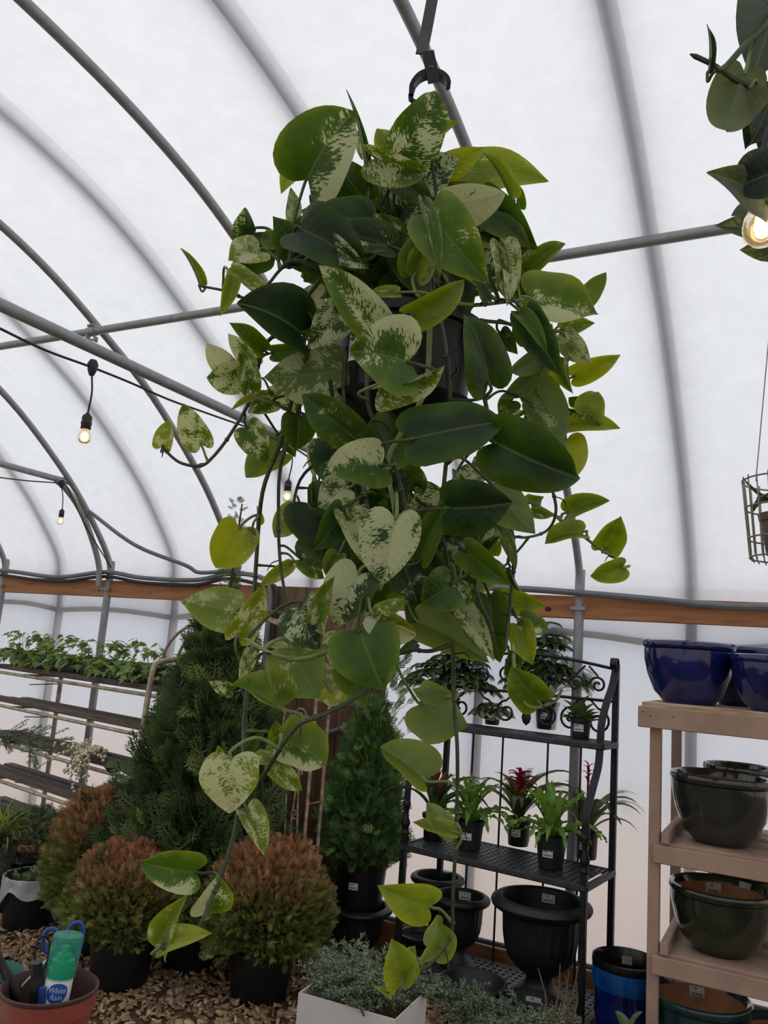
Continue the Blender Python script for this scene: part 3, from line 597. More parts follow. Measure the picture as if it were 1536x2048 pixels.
# vines, traced as (pixel, pixel, depth offset)
VINES = [
    (.0042, 'd', [(835, 600, -.1), (880, 640, -.16), (900, 800, -.15), (890, 950, -.12), (880, 1040, -.12), (897, 1130, -.12), (905, 1220, -.12), (908, 1400, -.14), (915, 1505, -.16), (913, 1650, -.17), (906, 1790, -.19), (902, 1868, -.2), (868, 1920, -.22), (815, 1962, -.24), (772, 1985, -.25)]),
    (.0046, 'd', [(700, 560, -.1), (640, 640, -.1), (590, 780, -.05), (560, 890, 0), (525, 985, 0), (512, 1130, 0), (505, 1270, -.05), (490, 1420, -.15), (485, 1540, -.25), (472, 1650, -.3), (448, 1735, -.32), (420, 1805, -.34), (390, 1870, -.36), (345, 1898, -.37), (322, 1893, -.37)]),
    (.0040, 'd', [(610, 640, -.05), (600, 800, -.02), (562, 930, 0), (557, 1030, 0), (560, 1120, -.02), (572, 1195, -.05), (595, 1270, -.1)]),
    (.0040, 'd', [(640, 560, -.1), (570, 650, -.06), (530, 690, -.02), (515, 740, 0), (500, 800, 0), (460, 870, 0), (425, 915, 0), (400, 932, 0), (360, 925, 0), (330, 900, 0), (325, 890, 0)]),
    (.0046, 'l', [(760, 1150, -.2), (700, 1270, -.22), (660, 1300, -.28), (600, 1318, -.3), (545, 1308, -.3), (492, 1278, -.25)]),
    (.0044, 'd', [(800, 1250, -.2), (775, 1340, -.24), (720, 1390, -.28), (650, 1428, -.3), (600, 1448, -.3), (565, 1490, -.3), (535, 1540, -.3), (510, 1572, -.3), (492, 1570, -.31)]),
    (.0034, 'l', [(1010, 980, -.05), (1090, 1020, 0), (1150, 1060, 0), (1200, 1098, 0), (1230, 1115, 0), (1243, 1130, 0)]),
    (.0034, 'd', [(1085, 880, 0), (1100, 960, 0), (1112, 1020, 0), (1095, 1060, 0), (1050, 1075, -.03), (1010, 1068, -.05)]),
    (.0044, 'd', [(930, 640, -.1), (970, 800, -.06), (1010, 1000, -.08), (1028, 1100, -.1), (1018, 1230, -.12), (1010, 1300, -.15)]),
    (.0044, 'd', [(740, 640, -.15), (735, 800, -.15), (765, 870, -.15), (795, 950, -.15), (815, 1050, -.15), (812, 1200, -.18)]),
    (.0050, 'l', [(860, 650, -.16), (850, 780, -.16), (800, 870, -.17), (775, 930, -.18), (790, 1050, -.2), (760, 1180, -.24)]),
    (.0046, 'd', [(690, 700, -.1), (690, 830, -.1), (712, 920, -.1), (735, 1010, -.16), (745, 1100, -.2)]),
    (.0042, 'd', [(960, 1040, -.1), (950, 1110, -.12), (952, 1180, -.15), (980, 1250, -.15), (985, 1275, -.15)]),
    (.0036, 'l', [(1025, 1290, -.15), (1030, 1350, -.18), (1045, 1400, -.2), (1070, 1415, -.2), (1110, 1402, -.2), (1124, 1378, -.2)]),
    (.0034, 'd', [(560, 600, -.06), (500, 600, -.04), (455, 583, -.03), (400, 572, -.02)]),
    (.0036, 'd', [(650, 540, -.1), (590, 520, -.08), (560, 540, -.06), (530, 575, -.05), (480, 610, -.04)]),
    (.0034, 'd', [(960, 640, -.1), (1040, 660, -.06), (1080, 760, 0), (1120, 810, 0), (1170, 830, 0), (1200, 850, 0)]),
    (.0040, 'l', [(880, 600, -.1), (940, 610, -.12), (1000, 605, -.1), (1060, 597, -.09)]),
    (.0040, 'd', [(900, 1290, -.14), (860, 1302, -.14), (820, 1300, -.12), (795, 1310, -.12)]),
    (.0030, 'd', [(1060, 760, .02), (1045, 880, .02), (1030, 980, 0), (1020, 1070, -.05)]),
    (.0030, 'd', [(920, 780, -.05), (930, 850, -.05), (960, 900, -.05), (1000, 920, -.05)]),
    (.0038, 'd', [(660, 760, -.1), (670, 880, -.05), (600, 960, 0), (580, 1060, 0)])]
VP = []
for r, kd, pts in VINES:
    P = catmull([at(x, y, PD+d) for x, y, d in pts], 6); VP += P[4:]
    rr = [r*(1-.35*i/len(P)) for i in range(len(P))]
    v = MB(); v.tube([p-RO for p in P], rr, 7)
    for i in range(9, len(P)-3, 11): v.tube([P[i]-RO-unit(P[i+1]-P[i])*.004, P[i]-RO, P[i]-RO+unit(P[i+1]-P[i])*.004], [rr[i]*.9, rr[i]*1.5, rr[i]*.9], 7)   # leaf nodes
    vo = v.build('vine', 'vine_light' if kd == 'l' else 'vine_green', root)
    rt = MB(); rs = random.Random(len(pts))
    for i in range(9, len(P)-3, 15):
        d = unit(np.array([rs.uniform(-1, 1), rs.uniform(-1, 1), rs.uniform(-.6, .3)])); q = P[i]-RO
        rt.tube(catmull([q, q+d*.02, q+d*.03+np.array([0, 0, -.012])], 3), [.0012]*6+[.0005], 4)
    if rt.v: tag(rt.build('aerial_roots', 'root_dark', vo), kind='stuff')
VP = np.array(VP)
b = MB(); rs = random.Random(4)                                      # pale roots running over the outside of the pot
for k in range(9):
    a0 = math.atan2(-VIEW[1], -VIEW[0])+rs.uniform(-.2, .8); z = rs.uniform(.08, .15); P = []
    for j in range(5): P.append((.128*math.cos(a0)*(1-.04*(z < .1)), .128*math.sin(a0), z)); a0 += rs.uniform(-.16, .16); z -= rs.uniform(.005, .03)
    b.tube(catmull(P, 4), .0014, 5)
tag(b.build('surface_roots', 'vine_green', root), kind='stuff')
def add_leaf(bx, by, tx, ty, W, d, var, tone, opt, seed, parent, RO, PD, VP, m='pothos_leaf', pm='vine_green', dt=None, nx=6, petiole=True, axis=None):
    rs = random.Random(seed*7919+13)
    dtip = rs.uniform(-.05, .02) if dt is None else dt
    B = at(bx, by, PD+d-dtip/2); T = at(tx, ty, PD+d+dtip/2)
    L = np.linalg.norm(T-B); e1 = (T-B)/L; Wd = W*(PD+d)/F
    toc = unit(CAMP-(B+T)/2)
    n0 = toc+np.array([0, 0, .15]); n0 = unit(n0-e1*np.dot(n0, e1))
    under = 'u' in opt
    if under: n0 = -n0
    roll = rs.choice((-1, 1))*rs.uniform(8, 32); fold = rs.uniform(.18, .5); curl = rs.uniform(.35, 1.1)
    if 'f' in opt: fold = .8; roll = rs.choice((-1, 1))*30
    if 'c' in opt: curl = 1.5; fold = .55
    if 's' in opt: fold = 1.3; curl = .5; roll = 40
    ra = math.radians(roll); n = n0*math.cos(ra)+np.cross(e1, n0)*math.sin(ra); e2 = np.cross(n, e1)
    Wr = 1.13*Wd/max(.75, math.cos(ra))/(1-.12*fold)
    V, Fc, UV = heart_leaf(L, Wr, fold, curl, rs.uniform(.04, .24), rs.uniform(.015, .05), seed, nx, 1.0 if 's' not in opt else .3)
    P = B[None]+V[:, :1]*e1+V[:, 1:2]*e2+V[:, 2:]*n-RO
    # base of the blade sits at the mesh origin so that shading noise stays with the leaf
    o = leaf_object(P-(B-RO), Fc, UV, parent, m); o.location = tuple(B-RO)
    hf = .5
    sgn = 1 if np.dot(e2, [0, 0, 1]) > 0 else -1
    if 'h+' in opt: hf = .5+.5*sgn
    if 'h-' in opt: hf = .5-.5*sgn
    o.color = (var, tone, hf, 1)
    if petiole:
        want = B-e1*.5*L
        k = np.argmin(np.linalg.norm(VP-(B-e1*.04), axis=1)); A = VP[k]
        if np.linalg.norm(A-B) > .2: A = B+unit(axis-B)*.16 if axis is not None else B-e1*.08
        ln = np.linalg.norm(A-B); c = (A+B)/2-e1*.22*ln-np.array([0, 0, -.08*ln])+n*.02*rs.uniform(-1, 1)
        pts = catmull([A-B, c-B, -e1*.012, e1*L*.03], 7)
        w = .0021+.0007*min(1, Wd/.09)
        t = MB(); t.tube(pts, [w*1.25]*3+[w]*(len(pts)-4)+[w*.6], 8); t.build('petiole', 'vine_light' if tone > .5 or var > .5 else pm, o)
    return o
AXP = np.array([AX[0], AX[1], RO[2]+.3])
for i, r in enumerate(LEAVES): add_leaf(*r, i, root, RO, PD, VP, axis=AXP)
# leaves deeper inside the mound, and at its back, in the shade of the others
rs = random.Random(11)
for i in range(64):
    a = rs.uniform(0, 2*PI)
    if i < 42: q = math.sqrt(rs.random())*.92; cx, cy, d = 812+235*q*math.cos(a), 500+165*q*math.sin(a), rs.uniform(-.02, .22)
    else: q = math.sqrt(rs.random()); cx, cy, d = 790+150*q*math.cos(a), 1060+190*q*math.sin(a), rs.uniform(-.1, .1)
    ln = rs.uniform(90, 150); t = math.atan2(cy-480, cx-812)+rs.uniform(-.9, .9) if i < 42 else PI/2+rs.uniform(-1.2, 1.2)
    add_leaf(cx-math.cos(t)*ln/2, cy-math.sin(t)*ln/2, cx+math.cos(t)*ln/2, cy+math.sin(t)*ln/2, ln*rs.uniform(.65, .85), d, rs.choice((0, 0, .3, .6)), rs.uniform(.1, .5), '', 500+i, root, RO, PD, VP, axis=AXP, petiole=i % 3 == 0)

# ---------------------------------------------------------------- lit string bulbs
def emit_mat(name, c, s):
    m = bpy.data.materials.new(name); m.use_nodes = True; MATS[name] = m; b = m.node_tree.nodes['Principled BSDF']
    b.inputs['Base Color'].default_value = (*c, 1); b.inputs['Emission Color'].default_value = (*c, 1); b.inputs['Emission Strength'].default_value = s; return m
emit_mat('filament_glow', (1.0, .62, .22), 14.0)
def bulb_glass():
    m = bpy.data.materials.new('bulb_glass'); m.use_nodes = True; MATS['bulb_glass'] = m; nt = m.node_tree; N = nt.nodes; L = nt.links
    t = N.new('ShaderNodeBsdfTransparent'); t.inputs[0].default_value = (1, .93, .78, 1); g = N.new('ShaderNodeBsdfGlossy'); g.inputs['Roughness'].default_value = .05
    e = N.new('ShaderNodeEmission'); e.inputs[0].default_value = (1, .68, .28, 1); e.inputs[1].default_value = .9
    f = N.new('ShaderNodeFresnel'); f.inputs[0].default_value = 1.4; a = N.new('ShaderNodeMixShader'); L.new(f.outputs[0], a.inputs[0]); L.new(t.outputs[0], a.inputs[1]); L.new(g.outputs[0], a.inputs[2])
    d = N.new('ShaderNodeMixShader'); d.inputs[0].default_value = .28; L.new(a.outputs[0], d.inputs[1]); L.new(e.outputs[0], d.inputs[2]); L.new(d.outputs[0], N['Material Output'].inputs['Surface'])
bulb_glass()
def hang_bulb(parent, top, tip, s=1.0, bend=(.01, 0, 0)):
    """drop cord from top to the bulb whose lowest point is tip (local to parent)"""
    top, tip = np.array(top), np.array(tip); sock = tip+np.array([0, 0, .115*s])
    d = MB(); d.tube(catmull([top, (top+sock)/2+np.array(bend), sock], 6), .0035*s, 7); dr = d.build('drop_cord', 'cable_black', parent)
    d = MB(); d.lathe([(.001, .115), (.006, .114), (.009, .108), (.016, .102), (.018, .095), (.018, .078), (.02, .074), (.018, .07), (.018, .055), (.0155, .052), (.001, .052)], 18); so = d.build('socket', 'cable_black', parent); so.location = tip; so.scale = (s,)*3
    d = MB(); d.lathe([(.0135, .054), (.0145, .048), (.021, .036), (.0235, .024), (.0215, .011), (.013, .002), (.0, .0)], 20); gl = d.build('bulb', 'bulb_glass', parent); gl.location = tip; gl.scale = (s,)*3
    d = MB(); d.lathe([(.001, .009), (.0075, .013), (.0095, .024), (.0075, .038), (.001, .042)], 12); d.build('filament', 'filament_glow', gl)
    l = bpy.data.lights.new('bulb_light', 'POINT'); l.energy = .9; l.color = (1, .72, .4); l.shadow_soft_size = .02
    lo = bpy.data.objects.new('bulb_light', l); col.objects.link(lo); lo.parent = gl; lo.location = (0, 0, .024)
def lightstring(label, pts, bulbs, r=.0045):
    o0 = np.array(pts[0]); t = thing('string_light', label, 'string light', o0)
    MB().tube([p-o0 for p in catmull(pts, 6)], r, 7).build('cable', 'cable_black', t)
    for top, tip in bulbs:
        b = MB(); tp = np.array(top)-o0; b.lathe([(.001, .03), (.012, .028), (.02, .012), (.016, -.012), (.009, -.03), (.001, -.03)], 12, tp); b.build('junction', 'cable_black', t)
        hang_bulb(t, tp+np.array([0, 0, -.02]), np.array(tip)-o0)
XA, XC = -2.25, -4.66
lightstring('black string light cable under the cross tie with the larger lit left bulb', [onX(x, y, XA) for x, y in ((-60, 628), (0, 657), (90, 700), (185, 735), (260, 765), (340, 800), (430, 832), (560, 880), (640, 930))],
            [(onX(185, 735, XA), onX(167, 887, XA)), (onX(585, 890, XA), onX(573, 1003, XA))])
lightstring('black string light cable at the far left with the smaller lit bulb', [onX(x, y, XC) for x, y in ((-60, 945), (0, 955), (60, 962), (124, 968), (140, 985), (170, 1050), (222, 1135))], [(onX(124, 968, XC), onX(120, 1049, XC))])

# ---------------------------------------------------------------- black iron baker's rack
mat('iron', '1c1d1f', .45, .35, .2, 30); mat('iron_worn', '3c3d3f', .5, .35, .2, 40)
RK = np.array([-1.84, 3.985, 0.0]); RKA = -.114
rack = thing("bakers_rack", "black wrought iron plant rack with scrolled back, holding potted plants and urns", 'plant rack', RK, RKA)
def rk(x, y, z): c, s = math.cos(RKA), math.sin(RKA); return np.array([RK[0]+x*c-y*s, RK[1]+x*s+y*c, z])
RWD, RDP = .985, .41; ZB, ZM, ZT = .115, .69, 1.30
for x in (0.012, RWD-.012):
    b = MB(); b.box((x, .012, .375), (.03, .03, .75), bev=.003)
    b.lathe([(.001, .74), (.02, .74), (.022, .75), (.016, .76), (.016, .775), (.022, .785), (.024, .80), (.015, .825), (.013, .85), (.016, .875), (.021, .89), (.021, .90), (.014, .91), (.001, .91)], 14, (x, .012, 0)); b.build('front_leg', 'iron', rack)
    b = MB(); b.box((x, RDP, .845), (.03, .03, 1.69), bev=.003); b.build('rear_leg', 'iron', rack)
    st = [(x, .012, .90), (x, .02, 1.0), (x, .09, 1.10), (x, .165, 1.2), (x, .185, 1.30), (x, .2, 1.40), (x, .27, 1.50), (x, .345, 1.575), (x, .39, 1.65), (x, .40, 1.70), (x, .375, 1.715), (x, .36, 1.69), (x, .37, 1.665)]
    MB().strip(catmull(st, 5), .036, (1, 0, 0), .007).build('scroll_strap', 'iron', rack)
def pierced_shelf(name, y0, y1, z, nx, ny):
    """cast plate with rows of slots, framed by a moulded rim"""
    b = MB(); x0, x1 = .03, RWD-.03; yy0, yy1 = y0+.02, y1-.02; dx = (x1-x0)/nx; dy = (yy1-yy0)/ny
    for i in range(nx):
        for j in range(ny):
            cx, cy = x0+(i+.5)*dx, yy0+(j+.5)*dy; hx, hy = dx/2, dy/2; a = .85 if (i+j) % 2 else .55; c = .55 if (i+j) % 2 else .85
            V = []
            for zz in (z, z-.005):
                V += [(cx-hx, cy-hy, zz), (cx+hx, cy-hy, zz), (cx+hx, cy+hy, zz), (cx-hx, cy+hy, zz)]
                V += [(cx, cy-hy*c, zz), (cx+hx*a, cy, zz), (cx, cy+hy*c, zz), (cx-hx*a, cy, zz)]
            Fc = [(0, 1, 4), (1, 5, 4), (1, 2, 5), (2, 6, 5), (2, 3, 6), (3, 7, 6), (3, 0, 7), (0, 4, 7), (4, 5, 13, 12), (5, 6, 14, 13), (6, 7, 15, 14), (7, 4, 12, 15)]
            b.add(V, Fc)
    o = b.build(name, 'iron_worn', rack, smooth=False)
    b = MB()
    b.box((RWD/2, y0+.005, z-.012), (RWD+.01, .03, .03), bev=.006); b.box((RWD/2, y1-.005, z-.012), (RWD+.01, .03, .03), bev=.006)
    b.box((.005, (y0+y1)/2, z-.012), (.03, y1-y0, .03), bev=.006); b.box((RWD-.005, (y0+y1)/2, z-.012), (.03, y1-y0, .03), bev=.006)
    b.build('shelf_rim', 'iron_worn', o)
    return o
pierced_shelf('shelf', .0, RDP, ZB, 26, 9); pierced_shelf('shelf', .0, RDP, ZM, 26, 9); pierced_shelf('shelf', .18, RDP, ZT, 26, 5)
def spiral(c, r, a0, turns, sgn=1, n=22):
    return [(c[0]+r*(1-.82*i/n)*math.cos(a0+sgn*turns*2*PI*i/n), c[1], c[2]+r*(1-.82*i/n)*math.sin(a0+sgn*turns*2*PI*i/n)) for i in range(n+1)]
yb = RDP-.005
for k, (x, z, r, a, s) in enumerate([(.09, 1.39, .062, PI/2, 1), (.235, 1.39, .062, PI/2, -1), (.37, 1.39, .062, PI/2, 1), (.6, 1.39, .062, PI/2, -1), (.74, 1.39, .062, PI/2, 1), (.885, 1.39, .066, PI/2, -1),
                                     (.1, 1.575, .045, 0, 1), (.22, 1.575, .045, PI, -1), (.36, 1.59, .05, 0, 1), (.62, 1.59, .05, PI, -1), (.76, 1.575, .045, 0, 1), (.88, 1.575, .045, PI, -1)]):
    sp_ = MB().tube(spiral((x, yb, z), r, a, 1.45, s), .0065, 6).build('scroll', 'iron', rack)
    MB().tube([(x, yb, z+r), (x+.03*s, yb, z+r+.03), (x+.05*s, yb, z+r+.05)], .0055, 6).build('scroll_tail', 'iron', sp_)
for zz, c in ((1.5, 0), (1.66, .05)):
    MB().tube([(i/20*RWD, yb, zz+c*math.sin(PI*i/20)) for i in range(21)], .009, 6).build('back_rail', 'iron', rack)
for x in (.18, .36, .62, .8): MB().tube([(x, yb, ZB), (x, yb, ZT)], .006, 6).build('back_rod', 'iron', rack)
for x in (.49,): 
    V = MB(); V.lathe([(.001, 0), (.02, .015), (.028, .04), (.02, .075), (.001, .11)], 10); o = V.build('leaf_ornament', 'iron', rack); o.location = (x, yb, 1.33); o.scale = (1, .35, 1)

# ---------------------------------------------------------------- pots and small plants
mat('nursery_green', '1d2a24', .5, 0, .15); mat('nursery_black', '121314', .45, 0, .15)
def pot_profile(rt, rb, h, lip=.006, wall=.003):
    return [(.001, 0), (rb, 0), (rb+.002, .004), (rt-.004, h-.03), (rt-.003, h-.022), (rt+lip*.4, h-.02), (rt+lip, h), (rt+lip-wall, h+.001), (rt-.006, h-.02), (rt-.012, h-.045), (.001, h-.045)]
def nursery_pot(parent, rt, rb, h, m='nursery_black', stick=True, sz=0.0, ang=None, n=24, ribs=False):
    p = MB().lathe(pot_profile(rt, rb, h), n, flute=(lambda a, r, z: r*(1+.012*math.cos(10*a)) if (ribs and z < h-.03) else r)).build('pot', m, parent)
    s = MB(); s.lathe([(.001, h-.026), (rt*.5, h-.024), (rt-.005, h-.03)], 16); s.build('soil', 'soil', parent)
    if stick:
        a = ang if ang is not None else math.atan2(-parent.location[1], -parent.location[0])-parent.rotation_euler[2]-.25
        zc = h*.5+sz; rr = rb+(rt-rb)*(zc/h)
        sticker(parent, (rr*1.01*math.cos(a), rr*1.01*math.sin(a), zc), (-math.sin(a), math.cos(a), 0), (0, 0, 1), .05, .035, curve=1/(2*rr))
    return p
def strap_mesh(name, m, L=1.0, w=.06, arch=1.6, wav=0.0, n=12, tipw=.1, keel=.25, rise=1.15, seed=0, wfreq=22.0):
    """strap leaf in the x-z plane: starts upward along +z and arches over towards +x"""
    rs = random.Random(seed); V = []; x = z = 0.0; a = rise
    for i in range(n+1):
        t = i/n; ww = w*(min(1, .55+1.8*t) if t < .5 else 1)*(1-(max(0, t-.45)/.55)**2.2*(1-tipw))
        nx_, nz_ = -math.sin(a), math.cos(a)
        for s in (-1, -.5, 0, .5, 1):
            k = keel*ww*abs(s)+wav*w*math.sin(wfreq*t+s*1.4)*abs(s); V.append((x+nx_*k, s*ww/2, z+nz_*k))
        x += math.cos(a)*L/n; z += math.sin(a)*L/n; a -= arch/n*(.4+1.2*t)
    Fc = [(i*5+j, i*5+j+1, i*5+6+j, i*5+5+j) for i in range(n) for j in range(4)]
    me = bpy.data.meshes.new(name); me.from_pydata(V, [], Fc); me.materials.append(MATS[m]); me.polygons.foreach_set('use_smooth', [True]*len(Fc)); me.update(); return me
def Mrot(loc, az, s=1.0, tilt=0.0): return Matrix.Translation(loc) @ Matrix.Rotation(az, 4, 'Z') @ Matrix.Rotation(tilt, 4, 'Y') @ Matrix.Scale(s, 4)
leaf_mat('brom_green', '3f5a33', back='6d8a4a', rough=.35); leaf_mat('brom_dark', '3a4236', back='5f6b45', rough=.35, rnd=.3)
leaf_mat('brom_red', '8e1f33', back='b03048', rough=.4, rnd=.3); leaf_mat('brom_scarlet', 'b02a22', back='c9553a', rough=.4); leaf_mat('brom_bronze', '7a3f2c', back='8a6a35', rough=.4)
leaf_mat('fern_green', '5d8a35', back='8fb556', rough=.45); leaf_mat('umbrella_green', '233a1e', back='4d6b35', rough=.35)
leaf_mat('rubber_green', '39502e', back='5d7a45', rough=.35); leaf_mat('pep_cream', '7f8d66', back='c2c8a0', rough=.45); leaf_mat('pep_green', '3d5a3a', rough=.4)
ST = {k: strap_mesh(k, m, **kw) for k, (m, kw) in {
    'bl': ('brom_green', dict(L=.42, w=.05, arch=1.9, rise=1.3)), 'bl2': ('brom_dark', dict(L=.46, w=.045, arch=2.3, rise=1.25)), 'br': ('brom_red', dict(L=.12, w=.034, arch=2.0, rise=1.0)),
    'bs': ('brom_scarlet', dict(L=.15, w=.032, arch=.4, rise=1.45)), 'bz': ('brom_bronze', dict(L=.25, w=.04, arch=.7, rise=1.4)),
    'fr': ('fern_green', dict(L=.25, w=.036, arch=.9, rise=1.35, wav=.22, n=18, wfreq=34)), 'fr2': ('fern_green', dict(L=.25, w=.03, arch=2.2, rise=1.1, wav=.25, n=18, wfreq=34)),
    'um': ('umbrella_green', dict(L=.1, w=.036, arch=.9, rise=.25, n=6, tipw=.05)), 'ru': ('rubber_green', dict(L=.11, w=.045, arch=.6, rise=1.1, n=7, tipw=.1)),
    'pc': ('pep_cream', dict(L=.055, w=.045, arch=1.0, rise=.6, n=5, tipw=.25)), 'pg': ('pep_green', dict(L=.04, w=.03, arch=1.0, rise=.5, n=5, tipw=.25))}.items()}
def bromeliad(label, loc, rt, rb, h, flower, seed, big=1.0, pm='nursery_black', lean=0.0):
    t = thing('bromeliad', label, 'plant', loc, 0, 'bromeliads on the middle shelf of the iron rack'); nursery_pot(t, rt, rb, h, pm); rs = random.Random(seed)
    top = h-.03
    for i in range(17): place(ST['bl' if i % 2 else 'bl2'], 'leaf', t, Mrot((0, 0, top), i*2.4+rs.uniform(-.3, .3), big*rs.uniform(.7, 1.05), rs.uniform(-.25, .35)))
    if flower == 'magenta':
        for i in range(6): place(ST['bz'], 'leaf', t, Mrot((0, 0, top), i*1.05, 1.0, rs.uniform(-.1, .1)))
        fl = MB().tube([(0, 0, top), (0, 0, top+.2*big)], .012, 8).build('flower_stalk', 'brom_bronze', t)
        for i in range(16): place(ST['br'], 'bract', fl, Mrot((0, 0, top+.15*big+.006*i), i*2.4, 1.15-.03*i, .25-.03*i))
    elif flower == 'scarlet':
        fl = MB().tube([(0, 0, top), (0, 0, top+.16)], .011, 8).build('flower_stalk', 'brom_bronze', t)
        for i in range(5): place(ST['bz'], 'bract', fl, Mrot((0, 0, top+.02), i*1.25, 1.0, -.05))
        for i in range(6): place(ST['bs'], 'bract', fl, Mrot((0, 0, top+.13+.012*i), i*2.4, 1.0-.06*i, .0))
    elif flower == 'spike':
        fl = MB().tube([(0, 0, top), (.0, 0, top+.3), (0, 0, top+.36)], [.006, .006, .003], 7).build('flower_spike', 'brom_red', t)
        for i in range(10): place(ST['br'], 'bract', fl, Mrot((0, 0, top+.26+.01*i), i*2.4, .45, -.3))
    return t
def fern(label, loc, rt, rb, h, seed, pm='nursery_green'):
    t = thing('crinkled_fern', label, 'fern', loc, 0, 'crinkle-leaved ferns on the middle shelf of the iron rack'); nursery_pot(t, rt, rb, h, pm); rs = random.Random(seed)
    for i in range(38):
        q = i/38; place(ST['fr' if q < .5 else 'fr2'], 'frond', t, Mrot((0, 0, h-.03), i*2.4+rs.uniform(-.3, .3), rs.uniform(.85, 1.25), -.15+q*.5))
    return t
def umbrella_plant(label, loc, rt, rb, h, seed, n=26, spread=.16, tall=.22, pm='nursery_black', stick=True):
    t = thing('umbrella_plant', label, 'plant', loc, 0, 'umbrella plants on the top shelf of the iron rack'); nursery_pot(t, rt, rb, h, pm, stick); rs = random.Random(seed)
    for i in range(n):
        a = i*2.4+rs.uniform(-.4, .4); q = math.sqrt((i+.5)/n); z = h+tall*(1-.75*q*q)*rs.uniform(.55, 1.1); e = np.array([spread*q*math.cos(a), spread*q*math.sin(a), z])
        st = MB().tube(catmull([(0, 0, h-.03), (e[0]*.35, e[1]*.35, h+(z-h)*.6), e], 4), .0018, 4).build('leaf_stalk', 'vine_green', t)
        k = rs.choice((6, 7)); a1 = rs.uniform(0, 6)
        for j in range(k): place(ST['um'], 'leaflet', st, Mrot(e, a1+j*2*PI/k, rs.uniform(.8, 1.15), .25+.3*q*math.cos(a1+j*2*PI/k-a)))
    return t
def tuft(name, label, loc, rt, rb, h, keys, n, seed, pm, rad=.03, sc=1.0, tilt=(0, .6), cat='plant'):
    t = thing(name, label, cat, loc, 0); nursery_pot(t, rt, rb, h, pm); rs = random.Random(seed)
    for i in range(n):
        q = math.sqrt(i/n); a = i*2.4+rs.uniform(-.4, .4)
        place(ST[rs.choice(keys)], 'leaf', t, Mrot((rad*q*math.cos(a), rad*q*math.sin(a), h-.03+rs.uniform(0, .03)*(1-q)+.03*(1-q)), a, sc*rs.uniform(.8, 1.2), tilt[0]+(tilt[1]-tilt[0])*q))
    return t
def inrack(px, py, z):
    p = onZ(px, py, z); return (p[0], p[1], z)
zt, zm = ZT+.004, ZM+.004
umbrella_plant('large umbrella plant in a black pot, right of centre on the top rack shelf', inrack(1092, 1458, zt), .068, .052, .15, 3, 74, .22, .42)
umbrella_plant('bushy umbrella plant at the left end of the top rack shelf', inrack(895, 1440, zt), .062, .05, .13, 5, 60, .25, .27)
tuft('variegated_peperomia', 'small cream-edged leafy plant in a green pot on the top rack shelf', inrack(984, 1449, zt), .048, .038, .085, ['pc', 'pc', 'pg'], 90, 9, 'nursery_green', .09, 1.0, (0, .7))
tuft('young_rubber_plant', 'small plant with oval dark leaves at the right end of the top rack shelf', inrack(1161, 1475, zt), .053, .042, .10, ['ru'], 22, 4, 'nursery_green', .02, 1.0, (-.2, .7))
bromeliad('bromeliad with scarlet upright bracts at the left of the middle rack shelf', inrack(866, 1678, zm), .062, .05, .13, 'scarlet', 1, .95)
bromeliad('bromeliad with a dark magenta star flower in the middle of the rack', inrack(1036, 1690, zm), .066, .052, .14, 'magenta', 2, 1.05)
bromeliad('bromeliad with a thin red spike at the right end of the middle rack shelf', inrack(1172, 1716, zm), .06, .05, .13, 'spike', 3, .95)
fern('bright crinkled fern between the scarlet and the magenta bromeliads', inrack(938, 1697, zm), .072, .055, .14, 21)
fern('bright crinkled fern right of the magenta bromeliad, nearest the shelf edge', inrack(1101, 1735, zm), .076, .056, .15, 22)
# black resin urns and bowls under the rack
mat('resin_black', '141517', .5, 0, .2, 30, .15, 120)
def flut(n, amt, z0, z1, r0=0): return lambda a, r, z: r*(1+amt*abs(math.cos(n*a/2))) if (z0 < z < z1 and r > r0) else r
def urn(label, loc, R, Ht, seed=0, stick=True, group=None):
    t = thing('garden_urn', label, 'urn', loc, 0, group)
    s = R; h = Ht
    prof = [(.001, 0), (.60*s, 0), (.62*s, .03*h), (.5*s, .07*h), (.30*s, .14*h), (.25*s, .2*h), (.27*s, .25*h), (.45*s, .31*h), (.62*s, .4*h), (.7*s, .5*h), (.74*s, .62*h), (.76*s, .82*h), (.78*s, .86*h), (.84*s, .88*h)]
    b = MB(); b.lathe(prof, 96, flute=lambda a, r, z: r*(1+.018*math.cos(24*a)) if .28*h < z < .84*h or z < .2*h else r)
    b.build('body', 'resin_black', t)
    b = MB(); b.lathe([(.76*s, .855*h), (.86*s, .86*h), (.97*s, .9*h), (1.0*s, .935*h), (.98*s, .965*h), (.9*s, .995*h), (.82*s, h), (.78*s, .985*h), (.75*s, .9*h), (.7*s, .6*h), (.5*s, .4*h), (.001, .36*h)], 112, flute=lambda a, r, z: r*(1+.02*abs(math.sin(28*a))) if .86*h < z < .985*h and r > .83*s else r)
    b.build('rim', 'resin_black', t)
    if stick:
        a = math.atan2(loc[1], loc[0])-.2; r = .765*s
        sticker(t, ((r-.012)*math.cos(a), (r-.012)*math.sin(a), .9*h), (math.sin(a), -math.cos(a), 0), (0, 0, 1), .065, .04, curve=-1/(2*r))
    return t
def onrack(px, py): p = onZ(px, py, ZB+.005); return (p[0], p[1], ZB+.005)
urn('large black fluted urn with a broad rim, standing on the bottom of the iron rack', onrack(1076, 2000), .235, .45)
urn('medium black urn with a sticker inside, left of the large urn', onrack(915, 1930), .15, .34, group='medium urns under the rack')
urn('medium black urn farther back, partly hidden behind another urn', onrack(868, 1880), .15, .34, stick=False, group='medium urns under the rack')
